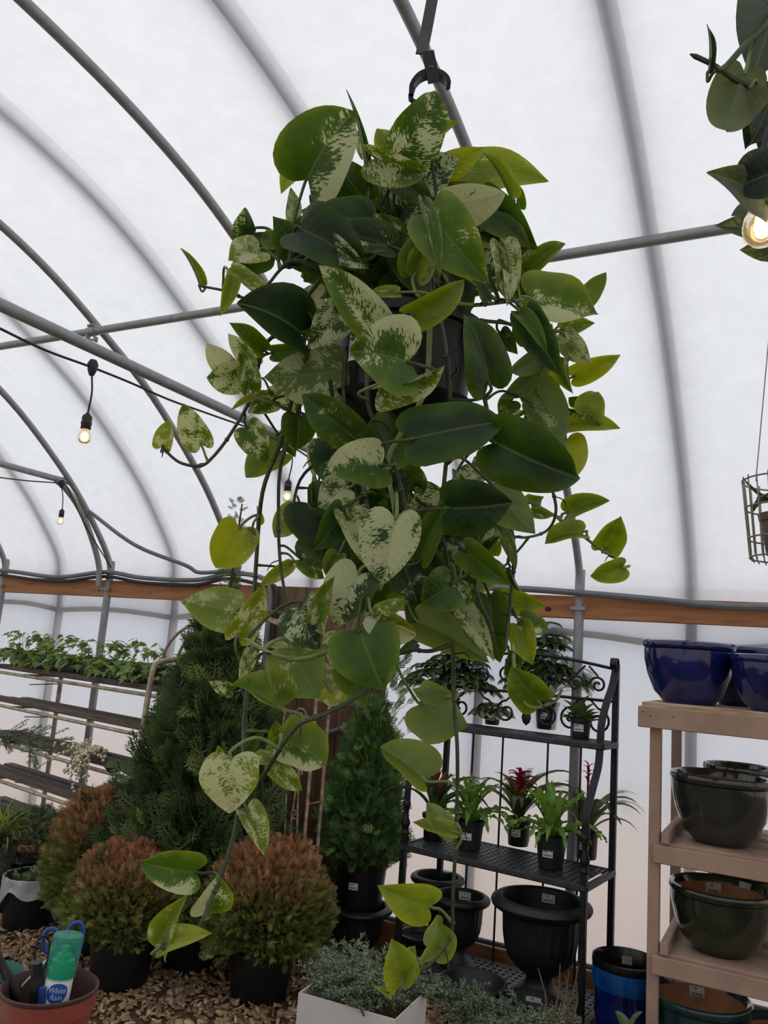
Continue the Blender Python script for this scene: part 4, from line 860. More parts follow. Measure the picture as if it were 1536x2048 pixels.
def bowl(label, loc, R, h, stick=None):
    t = thing('planter_bowl', label, 'bowl', loc, 0)
    b = MB(); b.lathe([(.001, 0), (.55*R, 0), (.6*R, .1*h), (.9*R, .55*h), (.97*R, .8*h), (1.02*R, .86*h), (1.03*R, .95*h), (.98*R, h), (.92*R, .97*h), (.86*R, .8*h), (.6*R, .3*h), (.001, .2*h)], 64, flute=lambda a, r, z: r*(1+.015*math.cos(32*a)) if z > .84*h and r > .95*R else r); b.build('bowl_body', 'resin_black', t)
    if stick:
        a = stick; sticker(t, (.84*R*math.cos(a), .84*R*math.sin(a), .78*h), (math.sin(a), -math.cos(a), 0), (-.2*math.cos(a), -.2*math.sin(a), 1), .07, .042, curve=-2.5)
    return t
p = onZ(946, 1958, ZB+.14); bowl('empty black planter bowl on the rack bottom, left of the large urn', (p[0], p[1], ZB+.003), .15, .135)
p = onZ(1064, 2000, .20); bowl('black planter bowl with a white sticker in front of the large urn', (p[0], p[1]-.02, 0), .15, .20, math.atan2(p[1], p[0])-.1)
for k, z in enumerate((0, .05)):
    p = onrack(838, 1908); o = MB().lathe([(.001, .0), (.075, .0), (.1, .03), (.112, .045), (.112, .056), (.1, .056), (.09, .035), (.001, .02)], 32).build('plant_saucer', 'resin_black', loc=(p[0], p[1], p[2]+z*.9))
    tag(o, ('lower' if k == 0 else 'upper')+' of two black saucers stacked at the left end of the rack bottom', 'saucer', 'stacked black saucers')

# ---------------------------------------------------------------- tan wooden pot shelf at the right
mat('tan_paint', 'a88d78', .6, 0, .08, 6, .15, 50, c2='97796a'); mat('ply_edge', 'b8a183', .7, 0, .15, 10, c2='8f7558', stretch=(1, 1, 12)); mat('nail', '3a302a', .5, .5)
SX, SY0, SY1 = -.55, 3.60, 4.30; SXR = .75
zs = [onX(1322, 1690, SX+.07)[2]]
shelf = thing('pot_shelf', 'tan painted wooden shelf unit loaded with glazed pots', 'shelf', (SX, SY0, 0))
ztop = onY(1290, 1403, SY0-.03)[2]; z2 = onY(1322, 1684, SY0)[2]; z3 = onY(1320, 1905, SY0)[2]; z4 = .12
for x in (0.02, SXR-SX): 
    for y in (0.02, SY1-SY0-.02): MB().box((x, y, ztop/2-.02), (.045, .04, ztop-.04), bev=.003).build('post', 'tan_paint', shelf)
W_ = SXR-SX
for z, nm in ((z2, 0), (z3, 0), (z4, 0)):
    for k in range(4): MB().box((W_/2+.02, .0+.09+.175*k, z-.01), (W_-.02, .172, .02), bev=.003).build('shelf_board', 'tan_paint', shelf)
    MB().box((W_/2+.02, -.012, z-.045), (W_-.0, .022, .07), bev=.003).build('front_rail', 'tan_paint', shelf)
    MB().box((.065, .33, z+.02), (.03, .70, .045), bev=.003).build('side_cleat', 'tan_paint', shelf)
MB().box((W_/2, .31, ztop-.012), (W_+.05, .76, .024), bev=.002).build('top_board', 'ply_edge', shelf)
MB().box((W_/2, -.062, ztop-.06), (W_+.08, .025, .085), bev=.003).build('front_apron', 'tan_paint', shelf)
MB().box((-.028, .30, ztop-.06), (.025, .72, .085), bev=.003).build('side_apron', 'tan_paint', shelf)
for k, (x, z) in enumerate(((-.02, -.04), (.01, -.055), (.1, -.05))):
    o = MB().lathe([(.001, 0), (.003, 0), (.003, .001), (.001, .001)], 8).build('nail', 'nail', shelf); o.location = (x, -.0755, ztop+z); o.rotation_euler = (PI/2, 0, 0)
def glaze(name, c, c2, rough=.12):
    m = mat(name, c, rough, 0, .2, 9, .03, 30, c2=c2, coat=.6); return m
glaze('cobalt_glaze', '10205c', '0a123a'); glaze('slate_glaze', '2b312c', '1f2520'); glaze('moss_glaze', '24301f', '121a14', .1); glaze('teal_glaze', '1c3c3c', '142a2c', .15)
mat('terracotta_in', 'b07f58', .85, 0, .15, 14, .2, 80); glaze('azure_glaze', '0f4f8a', '0a2f6a')
def glazed_pot(name, label, loc, R, h, gm, inner='terracotta_in', stick=None, rb=.56, bulge=.93, group=None, rimh=.035):
    t = thing(name, label, 'pot', loc, 0, group)
    pr = [(.001, 0), (rb*R*.96, 0), (rb*R, .008), (rb*R+.19*R, .18*h), (.89*R, .45*h), (.965*R, .7*h), (.975*R, .86*h), (.95*R, h-rimh), (.99*R, h-rimh*.9), (1.02*R, h-rimh*.5), (1.0*R, h-.004), (.95*R, h)]
    MB().lathe(pr, 56).build('body', gm, t)
    b = MB(); b.lathe([(.955*R, h), (.9*R, h-.006), (.87*R, h-.03)], 56); b.build('rim_lip', gm, t)
    b = MB(); b.lathe([(.872*R, h-.028), (.87*R, .8*h), (.86*R, .62*h), (.7*R, .4*h), (.001, .38*h)], 48); b.build('interior', inner, t)
    if stick is not None:
        a = stick; sticker(t, (.862*R*math.cos(a), .862*R*math.sin(a), h-.055), (math.sin(a), -math.cos(a), 0), (-.1*math.cos(a), -.1*math.sin(a), 1), .06, .045, curve=-1/(2*.87*R))
    return t
def onsh(px, Y, z): p = onY(px, 1700, Y); d = ray(px, 1600); s = Y/d[1]; return (d[0]*s, Y, z)
bk = math.atan2(1, -.15)
glazed_pot('glazed_bowl', 'cobalt blue glazed bowl at the left end of the top shelf', onsh(1376, 3.79, ztop), .195, .265, 'cobalt_glaze', 'cobalt_glaze', group='cobalt blue bowls on the top shelf')
glazed_pot('glazed_bowl', 'cobalt blue glazed bowl standing behind the two other blue bowls', onsh(1482, 4.11, ztop), .17, .27, 'cobalt_glaze', 'cobalt_glaze', group='cobalt blue bowls on the top shelf')
glazed_pot('glazed_bowl', 'cobalt blue glazed bowl cut by the right picture edge, lower rim', onsh(1553, 3.68, ztop), .17, .225, 'cobalt_glaze', 'cobalt_glaze', group='cobalt blue bowls on the top shelf')
glazed_pot('glazed_planter', 'dark slate glazed pot in front on the second shelf', onsh(1441, 3.80, z2), .2, .275, 'slate_glaze')
glazed_pot('glazed_planter', 'dark slate glazed pot half hidden at the back of the second shelf', onsh(1478, 4.14, z2), .152, .29, 'slate_glaze')
glazed_pot('glazed_planter', 'glossy moss green pot with sticker in front on the third shelf', onsh(1441, 3.80, z3), .2, .25, 'moss_glaze', stick=bk+.1)
glazed_pot('glazed_planter', 'glossy moss green pot with sticker at the back of the third shelf', onsh(1486, 4.14, z3), .152, .275, 'moss_glaze', stick=bk-.1)
glazed_pot('glazed_planter', 'dark teal glazed pot with sticker on the lowest shelf', onsh(1400, 3.8, z4), .2, .27, 'teal_glaze', stick=bk)
glazed_pot('glazed_planter', 'small dark teal pot cut by the right edge on the lowest shelf', onsh(1560, 3.74, z4), .15, .24, 'teal_glaze')
p = onZ(1238, 1918, .40); bp_ = thing('tall_blue_planter', 'tall dark-rimmed cobalt and azure glazed pot between the rack and the tan shelf', 'pot', (p[0]+.035, p[1]-.02, 0))
R, h = .145, .42
MB().lathe([(.001, 0), (.1, 0), (.11, .02), (.135, .2), (.137, .3)], 48).build('body', 'cobalt_glaze', bp_)
MB().lathe([(.137, .3), (.143, .305), (.146, .33), (.145, .385)], 48).build('glaze_band', 'azure_glaze', bp_)
mat('rim_black', '0c0d10', .25); MB().lathe([(.145, .385), (.147, .40), (.145, .418), (.139, .42), (.133, .41), (.128, .3), (.1, .05), (.001, .04)], 48).build('rim', 'rim_black', bp_)
a = bk; mat('tag_tan', 'a08d7c', .7); b = MB(); b.box((.1225*math.cos(a), .1225*math.sin(a), .37), (.045, .001, .035), rz=a-PI/2); b.build('sticker', 'tag_tan', bp_)
# glossy broad-leaved seedling at the bottom edge
leaf_mat('hoya_green', '55704a', back='7d9468', rough=.3); ST['ho'] = strap_mesh('ho', 'hoya_green', L=.09, w=.05, arch=.7, rise=1.0, n=7, tipw=.15)
p = onZ(1258, 2085, .25); tuft('thick_leaved_plant', 'thick oval leaved young plant at the bottom edge beside the tan shelf', (p[0], p[1], 0), .07, .06, .25, ['ho'], 14, 5, 'nursery_black', .02, 1.0, (-.3, .6))
# wire basket with a strap leaf hanging at the right edge, and the grey thing it holds
mat('wire_cream', '8f897c', .5, .4, .1, 30); mat('weathered', '6b6153', .8, 0, .2, 15)
wb0 = at(1580, 1120, 2.3); wb = thing('wire_basket', 'cream wire basket hanging at the right picture edge', 'basket', wb0)
Rb, Hb = .125, .235; rr_ = lambda t: Rb*(1-.16*t)
for k in range(22):
    a = 2*PI*k/22; c, s = math.cos(a), math.sin(a)
    P = [(rr_(0)*c*(1-.0), rr_(0)*s, Hb+.006)]+[(rr_(1-z/Hb)*c, rr_(1-z/Hb)*s, z) for z in (Hb, Hb*.75, Hb*.5, Hb*.25, .01)]+[(rr_(1)*c*.93, rr_(1)*s*.93, -.006)]
    MB().tube(P, .0022, 5).build('upright_wire', 'wire_cream', wb)
for z in (.004, .06, .15, Hb-.004):
    q = rr_(1-z/Hb); MB().tube([(q*math.cos(2*PI*i/32), q*math.sin(2*PI*i/32), z) for i in range(33)], .0028, 5).build('hoop_wire', 'wire_cream', wb)
for sx in (-1, 1): MB().tube([(sx*Rb*.7, .0, Hb), (sx*Rb*.35, 0, Hb+.5), (0, 0, Hb+.9)], .0018, 5).build('hanging_wire', 'wire_cream', wb)
# what the basket holds: a small grey pot with a strap-leaved plant
bo = thing('basket_plant', 'plant with a long upcurved strap leaf in a grey pot inside the wire basket', 'plant', wb0+np.array([0, 0, .012]))
MB().lathe(pot_profile(.078, .06, .12), 24).build('pot', 'weathered', bo)
leaf_mat('dark_strap', '2f3b26', back='4b5a3a', rough=.45)
ST['dk'] = strap_mesh('dk', 'dark_strap', L=.2, w=.02, arch=-.9, rise=.3, n=12, tipw=.05, keel=.5); ST['dk2'] = strap_mesh('dk2', 'dark_strap', L=.16, w=.06, arch=2.6, rise=1.1, n=10, tipw=.1)
vl = math.atan2(-RW[1][0], -RW[0][0])
place(ST['dk'], 'leaf', bo, Mrot((0, 0, .13), vl, .85)); place(ST['dk'], 'leaf', bo, Mrot((0, 0, .13), vl+2.5, .7))
for k in range(5): place(ST['dk2'], 'leaf', bo, Mrot((0, 0, .11), vl+k*1.25+.3, .9))
# trailing plant overhead at the top right with the near bulb
hd = 1.08
tr_ = thing('trailing_plant', 'dark silvery-leaved trailing plant overhead in the top right corner', 'plant', at(1560, 250, hd)); TO = at(1560, 250, hd)
pothos_mat('satin_leaf', (.012, .022, .012), (.040, .058, .028), (.11, .12, .035), (.085, .105, .075), (.07, .09, .07))
P0 = [at(x, y, hd+d) for x, y, d in ((1600, -120, .03), (1545, 30, 0), (1490, 90, -.02), (1450, 135, -.02), (1435, 140, -.02))]
SV = np.array(catmull(P0, 6)+catmull([at(1430, 128, hd), at(1480, 165, hd), at(1550, 185, hd), at(1600, 200, hd+.03)], 6)+catmull([at(1600, -100, hd+.05), at(1590, 200, hd+.05), at(1570, 420, hd+.05), at(1550, 500, hd+.05)], 8))
MB().tube([p-TO for p in catmull(P0, 6)], .0042, 7).build('vine', 'vine_green', tr_)
MB().tube([p-TO for p in catmull([at(1380, 108, hd), at(1430, 132, hd), at(1480, 165, hd), at(1550, 185, hd), at(1600, 190, hd)], 5)], [.001]+[.0035]*20, 7).build('vine', 'vine_green', tr_)
MB().tube([p-TO for p in catmull([at(1600, -100, hd+.05), at(1590, 200, hd+.05), at(1570, 420, hd+.05), at(1550, 500, hd+.05)], 5)], .004, 7).build('vine', 'vine_green', tr_)
for i, r in enumerate([(1560, -30, 1500, 165, 130, .02, .7, .25, ''), (1500, 175, 1440, 250, 70, 0, 0, .62, 'u'), (1490, 145, 1452, 262, 90, -.02, 0, .75, 'u'), (1535, 200, 1500, 290, 90, .03, .1, .4, ''), (1415, 145, 1413, 48, 12, 0, 0, .3, 's'),
                       (1560, 230, 1490, 300, 80, .04, .3, .35, ''), (1532, 405, 1412, 345, 72, -.12, .6, .75, 'h-'), (1548, 345, 1462, 385, 88, -.13, .1, .12, ''), (1545, 470, 1425, 452, 48, .01, .1, .35, ''), (1560, 480, 1478, 500, 50, .02, .4, .5, ''), (1548, 500, 1515, 518, 34, .02, .3, .5, ''),
                       (1590, 60, 1530, 130, 100, .05, .8, .2, ''), (1560, 190, 1530, 330, 80, .05, .4, .3, ''), (1510, 420, 1462, 432, 30, .03, .8, .4, ''), (1600, 300, 1540, 340, 60, .03, .4, .4, ''), (1580, -60, 1500, -10, 90, .03, .5, .5, '')]):
    add_leaf(*r, 900+i, tr_, TO, hd, SV, 'satin_leaf', axis=TO)
lightstring('string light hanging at the upper right edge with one lit bulb near the viewer', [at(1700, 180, 1.0), at(1640, 200, 1.0), at(1545, 250, 1.0), at(1524, 330, 1.0), at(1524, 345, 1.0)], [(at(1524, 345, 1.0), at(1524, 490, 1.0))])

# ---------------------------------------------------------------- conifers
leaf_mat('conifer', '2c4426', rough=.6, trans=.25, tint='tint')
mat('bark_brown', '4a3424', .85, 0, .2, 20, .4, 60)
def spray_shape(nb=6, spread=.75, w=.05, seed=0, curve=.25):
    """flat fern-like spray along +x made of narrow four-cornered scales"""
    rs = random.Random(seed); Q = []
    def seg(a, d, L, wd):
        p = np.array([-d[1], d[0], 0])*wd; z = np.array([0, 0, -curve]); e = a+d*L; m_ = a+d*L*.45
        Q.append([a, m_+p, e+z*L*L*.4, m_-p])
    seg(np.zeros(3), np.array([1., 0, 0]), 1.0, w)
    for i in range(nb):
        t = .12+.75*i/nb
        for s in (-1, 1):
            an = spread*(1+rs.uniform(-.2, .2)); d = np.array([math.cos(an), s*math.sin(an), 0]); L = (.55-.4*t)*rs.uniform(.8, 1.15)
            a = np.array([t, 0, -curve*t*t*.4]); seg(a, d, L, w*.8)
            if i < nb-2: seg(a+d*L*.4, np.array([math.cos(an-.55), s*math.sin(an-.55), 0]), L*.5, w*.7)
    return np.array(Q)                                           # (k, 4, 3)
def cloud(name, parent, shapes, pos, dirs, up, size, tint, m='conifer', rs=None):
    """many sprays: pos, dirs (spray axis), up hint, size and tint per spray"""
    rs = rs or np.random.RandomState(1); AV = []; AT = []; n = len(pos)
    which = rs.randint(0, len(shapes), n); roll = rs.uniform(-.9, .9, n)
    x = dirs/np.linalg.norm(dirs, axis=1, keepdims=True); y = np.cross(up, x); y /= np.linalg.norm(y, axis=1, keepdims=True)+1e-9; z = np.cross(x, y)
    c, s = np.cos(roll)[:, None], np.sin(roll)[:, None]; y, z = y*c+z*s, z*c-y*s
    for k, S in enumerate(shapes):
        i = np.where(which == k)[0]; v = S.reshape(-1, 3); sz = size[i][:, None, None]
        P = pos[i][:, None]+sz*(v[None, :, :1]*x[i][:, None]+v[None, :, 1:2]*y[i][:, None]+v[None, :, 2:]*z[i][:, None])
        AV.append(P.reshape(-1, 3)); AT.append(np.repeat(tint[i], len(v), 0))
    V = np.concatenate(AV); Fq = np.arange(len(V)).reshape(-1, 4)
    o = nmesh(name, V, Fq, m, parent, np.concatenate(AT)); tag(o, kind='stuff'); return o
SPR = [spray_shape(7, .72, .036, k) for k in range(4)]; SPF = [spray_shape(4, .65, .05, 10+k, .1) for k in range(3)]
def pick(rs, n, cols, p=None): c = np.array(cols)[rs.choice(len(cols), n, p=p)]; return c*1.5*rs.uniform(.7, 1.25, (n, 1))
GREEN = [(.055, .09, .032), (.035, .063, .026), (.085, .125, .04), (.13, .17, .055)]
def cone_conifer(parent, z0, z1, R, n, size, seed, cols, p=None, top=.9, droop=.2, outer=.55, power=.8, base_t=.12, shapes=SPR, tp=1.15):
    rs = np.random.RandomState(seed); t = rs.uniform(0, 1, n)**tp; a = rs.uniform(0, 2*PI, n)
    prof = np.minimum(1, (t+.02)/base_t)**.6*(1-t**1.6)**power; lump = 1+.2*np.sin(3*a+9*t)+.14*np.sin(5*a-14*t)+.1*np.sin(8*a+31*t)
    q = (outer+(1-outer)*rs.uniform(0, 1, n)**.5)*rs.uniform(.8, 1.05, n)
    r = R*prof*lump*q; pos = np.stack([r*np.cos(a), r*np.sin(a), z0+(z1-z0)*t], 1)
    d = np.stack([np.cos(a), np.sin(a), .75+.5*t+rs.normal(0, .35, n)-droop], 1)+rs.normal(0, .3, (n, 3)); up = np.stack([np.cos(a), np.sin(a), rs.uniform(-.3, .8, n)], 1)+rs.normal(0, .3, (n, 3))
    return cloud('foliage', parent, shapes, pos, d, up, size*rs.uniform(.7, 1.25, n), pick(rs, n, cols, p), rs=rs)
# tall arborvitae in its black pot
p = onZ(398, 1905, 0); ab = thing('tall_arborvitae', 'tall dark green arborvitae left of the brown board', 'conifer', (p[0]+.0, p[1]-.08, 0))
nursery_pot(ab, .17, .14, .30, 'nursery_black', False)
MB().tube([(0, 0, .25), (.01, 0, 1.0), (.0, .01, 1.9), (.03, 0, 2.45)], [.025, .02, .012, .004], 8).build('trunk', 'bark_brown', ab)
cone_conifer(ab, .30, 1.74, .45, 3500, .19, 2, GREEN, [.35, .3, .25, .1], power=1.0, base_t=.1, outer=.25, tp=1.35)
rs = np.random.RandomState(8); n = 120; t = rs.uniform(0, 1, n); a = rs.uniform(0, 2*PI, n)
cloud('leader_foliage', ab, SPR, np.stack([.02*np.cos(a), .02*np.sin(a), 1.55+.92*t], 1), np.stack([np.cos(a), np.sin(a), rs.uniform(.3, 1.3, n)], 1), np.stack([0*a, 0*a, 1+0*a], 1)+rs.normal(0, .2, (n, 3)), .10*(1-.5*t), pick(rs, n, GREEN))
# small feathery cypress set in a black urn
p = onZ(708, 1925, 0); cy = (p[0], p[1], 0)
urn('black urn under the potted cypress in front of the brown board', cy, .19, .30, stick=False)
cp = thing('potted_cypress', 'feathery cypress in a stickered black pot sitting in an urn', 'conifer', (cy[0], cy[1], .245))
nursery_pot(cp, .145, .12, .27, 'nursery_black', True, sz=.04)
MB().tube([(0, 0, .22), (0, .01, .7), (.03, 0, 1.3)], [.014, .01, .003], 7).build('trunk', 'bark_brown', cp)
LIME = [(.07, .14, .042), (.045, .10, .034), (.12, .20, .06), (.17, .25, .08)]
cone_conifer(cp, .25, 1.05, .20, 2800, .10, 5, LIME, [.35, .3, .25, .1], power=.6, outer=.4, base_t=.15)
rs = np.random.RandomState(9); n = 190; t = rs.uniform(0, 1, n); a = rs.uniform(0, 2*PI, n); q = rs.uniform(.02, .2, n)*(1-.4*t)
cloud('feathery_tips', cp, SPR, np.stack([q*np.cos(a)+.05, q*np.sin(a), .8+.6*t], 1), np.stack([np.cos(a)*.6, np.sin(a)*.6, rs.uniform(.5, 1.3, n)], 1), np.stack([0*a, 0*a, 1+0*a], 1)+rs.normal(0, .3, (n, 3)), .09*np.ones(n), pick(rs, n, LIME))
# bronze-topped globe thujas
def globe_thuja(label, loc, R, Hh, n, seed, ph=.22, pr=.155):
    t = thing('globe_thuja', label, 'shrub', loc, 0, 'bronze-tipped globe shrubs in black pots'); nursery_pot(t, pr, pr*.85, ph, 'nursery_black', False)
    rs = np.random.RandomState(seed); u = rs.uniform(-.55, 1, n); a = rs.uniform(0, 2*PI, n); q = rs.uniform(.55, 1.0, n)**.6*(1+.07*np.sin(4*a+5*u)+.06*np.sin(7*a-4*u))
    sr = np.sqrt(1-u*u); nrm = np.stack([sr*np.cos(a), sr*np.sin(a), u], 1); zc = ph+Hh*.34
    pos = nrm*np.stack([R*q, R*q, Hh*.56*q], 1)+np.array([0, 0, zc]); d = nrm+np.array([0, 0, .5])+rs.normal(0, .35, (n, 3)); h_ = np.clip((u-.1)*1.1+rs.normal(0, .22, n), 0, 1)[:, None]
    g = pick(rs, n, [(.11, .145, .036), (.07, .10, .028), (.19, .21, .055)]); br = pick(rs, n, [(.31, .145, .075), (.22, .095, .05), (.37, .20, .105)])
    cloud('foliage', t, SPF, pos, d, nrm+rs.normal(0, .4, (n, 3)), .055*rs.uniform(.7, 1.3, n), g*(1-h_)+br*h_, rs=rs)
    MB().tube([(0, 0, ph-.05), (0, 0, ph+Hh*.3)], .02, 7).build('trunk', 'bark_brown', t)
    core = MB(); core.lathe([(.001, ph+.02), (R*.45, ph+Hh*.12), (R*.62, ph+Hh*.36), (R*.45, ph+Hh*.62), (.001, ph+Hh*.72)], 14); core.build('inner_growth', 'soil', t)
    return t
p = onZ(236, 1968, 0); globe_thuja('globe shrub with bronze top in front, left of the pothos tips', (p[0], p[1], 0), .27, .46, 8500, 1)
p = onZ(516, 1992, 0); globe_thuja('globe shrub with bronze top beside the brown board, right of the others', (p[0], p[1], 0), .30, .52, 9500, 2)
p = onZ(180, 1898, 0); globe_thuja('globe shrub with bronze top farther back beside the bag-lined pot', (p[0], p[1], 0), .27, .64, 8000, 3)
p = onZ(375, 1930, 0); globe_thuja('low bronze globe shrub half hidden between the other two', (p[0], p[1], 0), .24, .40, 4500, 4)
# ---------------------------------------------------------------- rusty cream metal arch trellis around the arborvitae
mat('rust_cream', 'a8967c', .6, .2, .3, 25, .2, 60, c2='6e4a33')
tl0 = np.array([onY(304, 1500, 3.84)[0], 3.84, 0]); trl = thing('garden_trellis', 'rusty cream metal arch trellis behind the tall arborvitae', 'trellis', tl0, -.1)
TW = float(onY(632, 1500, 3.75)[0]-tl0[0])
def leg(x, y): return [(x, y, 0), (x, y, 1.5)]
arc = [(TW/2-TW/2*math.cos(PI*i/16), 0, 1.52+.29*math.sin(PI*i/16)) for i in range(17)]
for y, nm in ((0, 'arch_tube'), (.12, 'arch_tube')):
    MB().tube([(0, y, 0)]+[(x, y, z) for x, _, z in arc]+[(TW, y, 0)], .0095, 7).build(nm, 'rust_cream', trl)
for k in range(7):
    for x in (0, TW): MB().tube([(x, 0, .2+.22*k), (x, .12, .2+.22*k)], .005, 5).build('rung', 'rust_cream', trl)
for k in range(5):
    x = TW-.055-.04*k; MB().tube(catmull([(x, .0, 0), (x+.015*(-1)**k, .0, .5), (x-.015*(-1)**k, .0, 1.0), (x+.01, 0, 1.3)], 5), .006, 5).build('twisted_rod', 'rust_cream', trl)
for x, z, r, s, a in ((.09, 1.46, .05, 1, PI), (.83, 1.5, .05, -1, 0), (.72, 1.62, .05, 1, PI), (.3, 1.62, .05, -1, 0), (TW-.08, .6, .03, 1, 0), (TW-.08, .8, .03, -1, 0), (TW-.08, 1.0, .03, 1, 0), (TW-.1, 1.3, .04, 1, 0)):
    MB().tube(spiral((x, 0, z), r, a, 1.3, s), .0045, 5).build('scroll', 'rust_cream', trl)
# ---------------------------------------------------------------- tiered slatted plant stand on the left
mat('slat_wood', '6a5d52', .8, 0, .2, 6, .4, 60, c2='453c35', stretch=(1, 12, 12)); mat('cream_metal', 'b9ad93', .5, .2, .2, 20, c2='8d7f68')
A_ = onZ(-25, 1401, 1.10); B_ = onZ(300, 1469, 1.10); dv = B_-A_; sa = math.atan2(dv[1], dv[0]); SL = float(np.linalg.norm(dv[:2]))
stand = thing('slatted_stand', 'tiered plant stand of weathered dark slats on a cream metal frame', 'plant stand', (A_[0], A_[1], 0), sa)
def sl(x, y, z): c, s = math.cos(sa), math.sin(sa); return np.array([A_[0]+x*c-y*s, A_[1]+x*s+y*c, z])
tiers = [(1.341, .08), (1.117, .03), (.876, .0), (.64, -.02), (.405, -.04)]
for k, (z, y) in enumerate(tiers):
    for j in range(3): MB().box((SL*.5+.05*j, y+.105*j, z+.012*(j == 0)), (SL-.04*(j % 2)+.05, .075, .034), bev=.006).build('slat', 'slat_wood', stand)
    MB().tube([(.0, y-.045, z-.03), (SL+.02, y-.045, z-.03)], .012, 7).build('front_rail', 'cream_metal', stand)
for x in (.42, SL+.02):
    MB().tube(catmull([(x, -.09, 0), (x, -.09, .55), (x, -.07, 1.0), (x, -.05, 1.43), (x, .0, 1.51), (x, .2, 1.53), (x, .3, 1.45), (x, .32, .9), (x, .32, 0)], 6) if x > 1 else [(x, .32, 0), (x, .32, 1.5)], .017, 8).build('end_frame', 'cream_metal', stand)
    for z, y in tiers: MB().tube([(x, y-.05, z-.025), (x, .32, z-.025)], .009, 6).build('shelf_bearer', 'cream_metal', stand)
    MB().tube([(x+c_[0]*0, .06+c_[0], 1.41+c_[2]) for c_ in spiral((0, 0, 0), .05, 0, 1.3)], .006, 5).build('scroll', 'cream_metal', stand)
for k, z in enumerate((1.24, 1.0, .76, .52)): MB().tube([(0, .3, z-.02), (.42, .3, z+.02)], .004, 5).build('brace_wire', 'iron', stand)
# ivy in two long troughs on the top tier
leaf_mat('ivy_green', '3f5f2c', back='8fae5a', rough=.45, rnd=.4)
iv = bpy.data.meshes.new('ivy_leaf'); IV = [(0, 0, 0), (.25, .5, .06), (.42, .22, .02), (.62, .36, .05), (.62, .14, .0), (1.0, 0, -.08), (.62, -.14, 0), (.62, -.36, .05), (.42, -.22, .02), (.25, -.5, .06), (.45, 0, .02)]
iv.from_pydata([(x*.05, y*.05, z*.05) for x, y, z in IV], [], [(10, i, (i+1) % 10) for i in range(10)]); iv.materials.append(MATS['ivy_green']); iv.update()
def ivy_trough(label, x0, x1, seed, dens):
    c = sl((x0+x1)/2, .17, 1.362); t = thing('ivy_trough', label, 'planter', c, sa, 'ivy troughs on the stand'); L = x1-x0; rs = random.Random(seed)
    b = MB(); w0, w1 = .06, .075
    V = [(-L/2+.02, -w0, 0), (L/2-.02, -w0, 0), (L/2-.02, w0, 0), (-L/2+.02, w0, 0), (-L/2, -w1, .11), (L/2, -w1, .11), (L/2, w1, .11), (-L/2, w1, .11), (-L/2+.01, -w1+.01, .11), (L/2-.01, -w1+.01, .11), (L/2-.01, w1-.01, .11), (-L/2+.01, w1-.01, .11), (-L/2+.01, -w1+.015, .085), (L/2-.01, -w1+.015, .085), (L/2-.01, w1-.015, .085), (-L/2+.01, w1-.015, .085)]
    b.add(V, [(3, 2, 1, 0)]+[(i+o_, (i+1) % 4+o_, (i+1) % 4+4+o_, i+4+o_) for o_ in (0, 4, 8) for i in range(4)]+[(12, 13, 14, 15)]); b.build('trough', 'nursery_black', t, smooth=False)
    for k in range(int(dens*.3)):
        x = rs.uniform(-L/2, L/2); up_ = rs.random() < .35; y = rs.uniform(-.06, .04)
        P = [np.array([x, y, .09])]
        d = np.array([rs.uniform(-.5, .5), -.8 if not up_ else rs.uniform(-.3, .3), .9]); 
        for j in range(7): P.append(P[-1]+unit(d)*.03); d = d+np.array([rs.uniform(-.3, .3), rs.uniform(-.25, .1), (-.42 if not up_ else -.12)])
        s_ = MB().tube(P, .0016, 4).build('ivy_stem', 'vine_green', t)
        for p_ in P[1:]:
            if rs.random() < .82:
                az = rs.uniform(0, 2*PI); M = Matrix.Translation(p_) @ Matrix.Rotation(-PI/2+rs.uniform(-1.4, 1.4), 4, 'Z') @ Matrix.Rotation(rs.uniform(.1, 1.1), 4, 'Y') @ Matrix.Rotation(rs.uniform(-.5, .5), 4, 'X') @ Matrix.Scale(rs.uniform(.9, 1.6), 4)
                place(iv, 'leaf', s_, M)
    return t
ivy_trough('black trough of bushy green ivy at the left of the top slats', .02, .02+SL*.46, 1, 190)
ivy_trough('black trough of green ivy at the right of the top slats beside the arborvitae', .04+SL*.47, SL*.98, 2, 190)
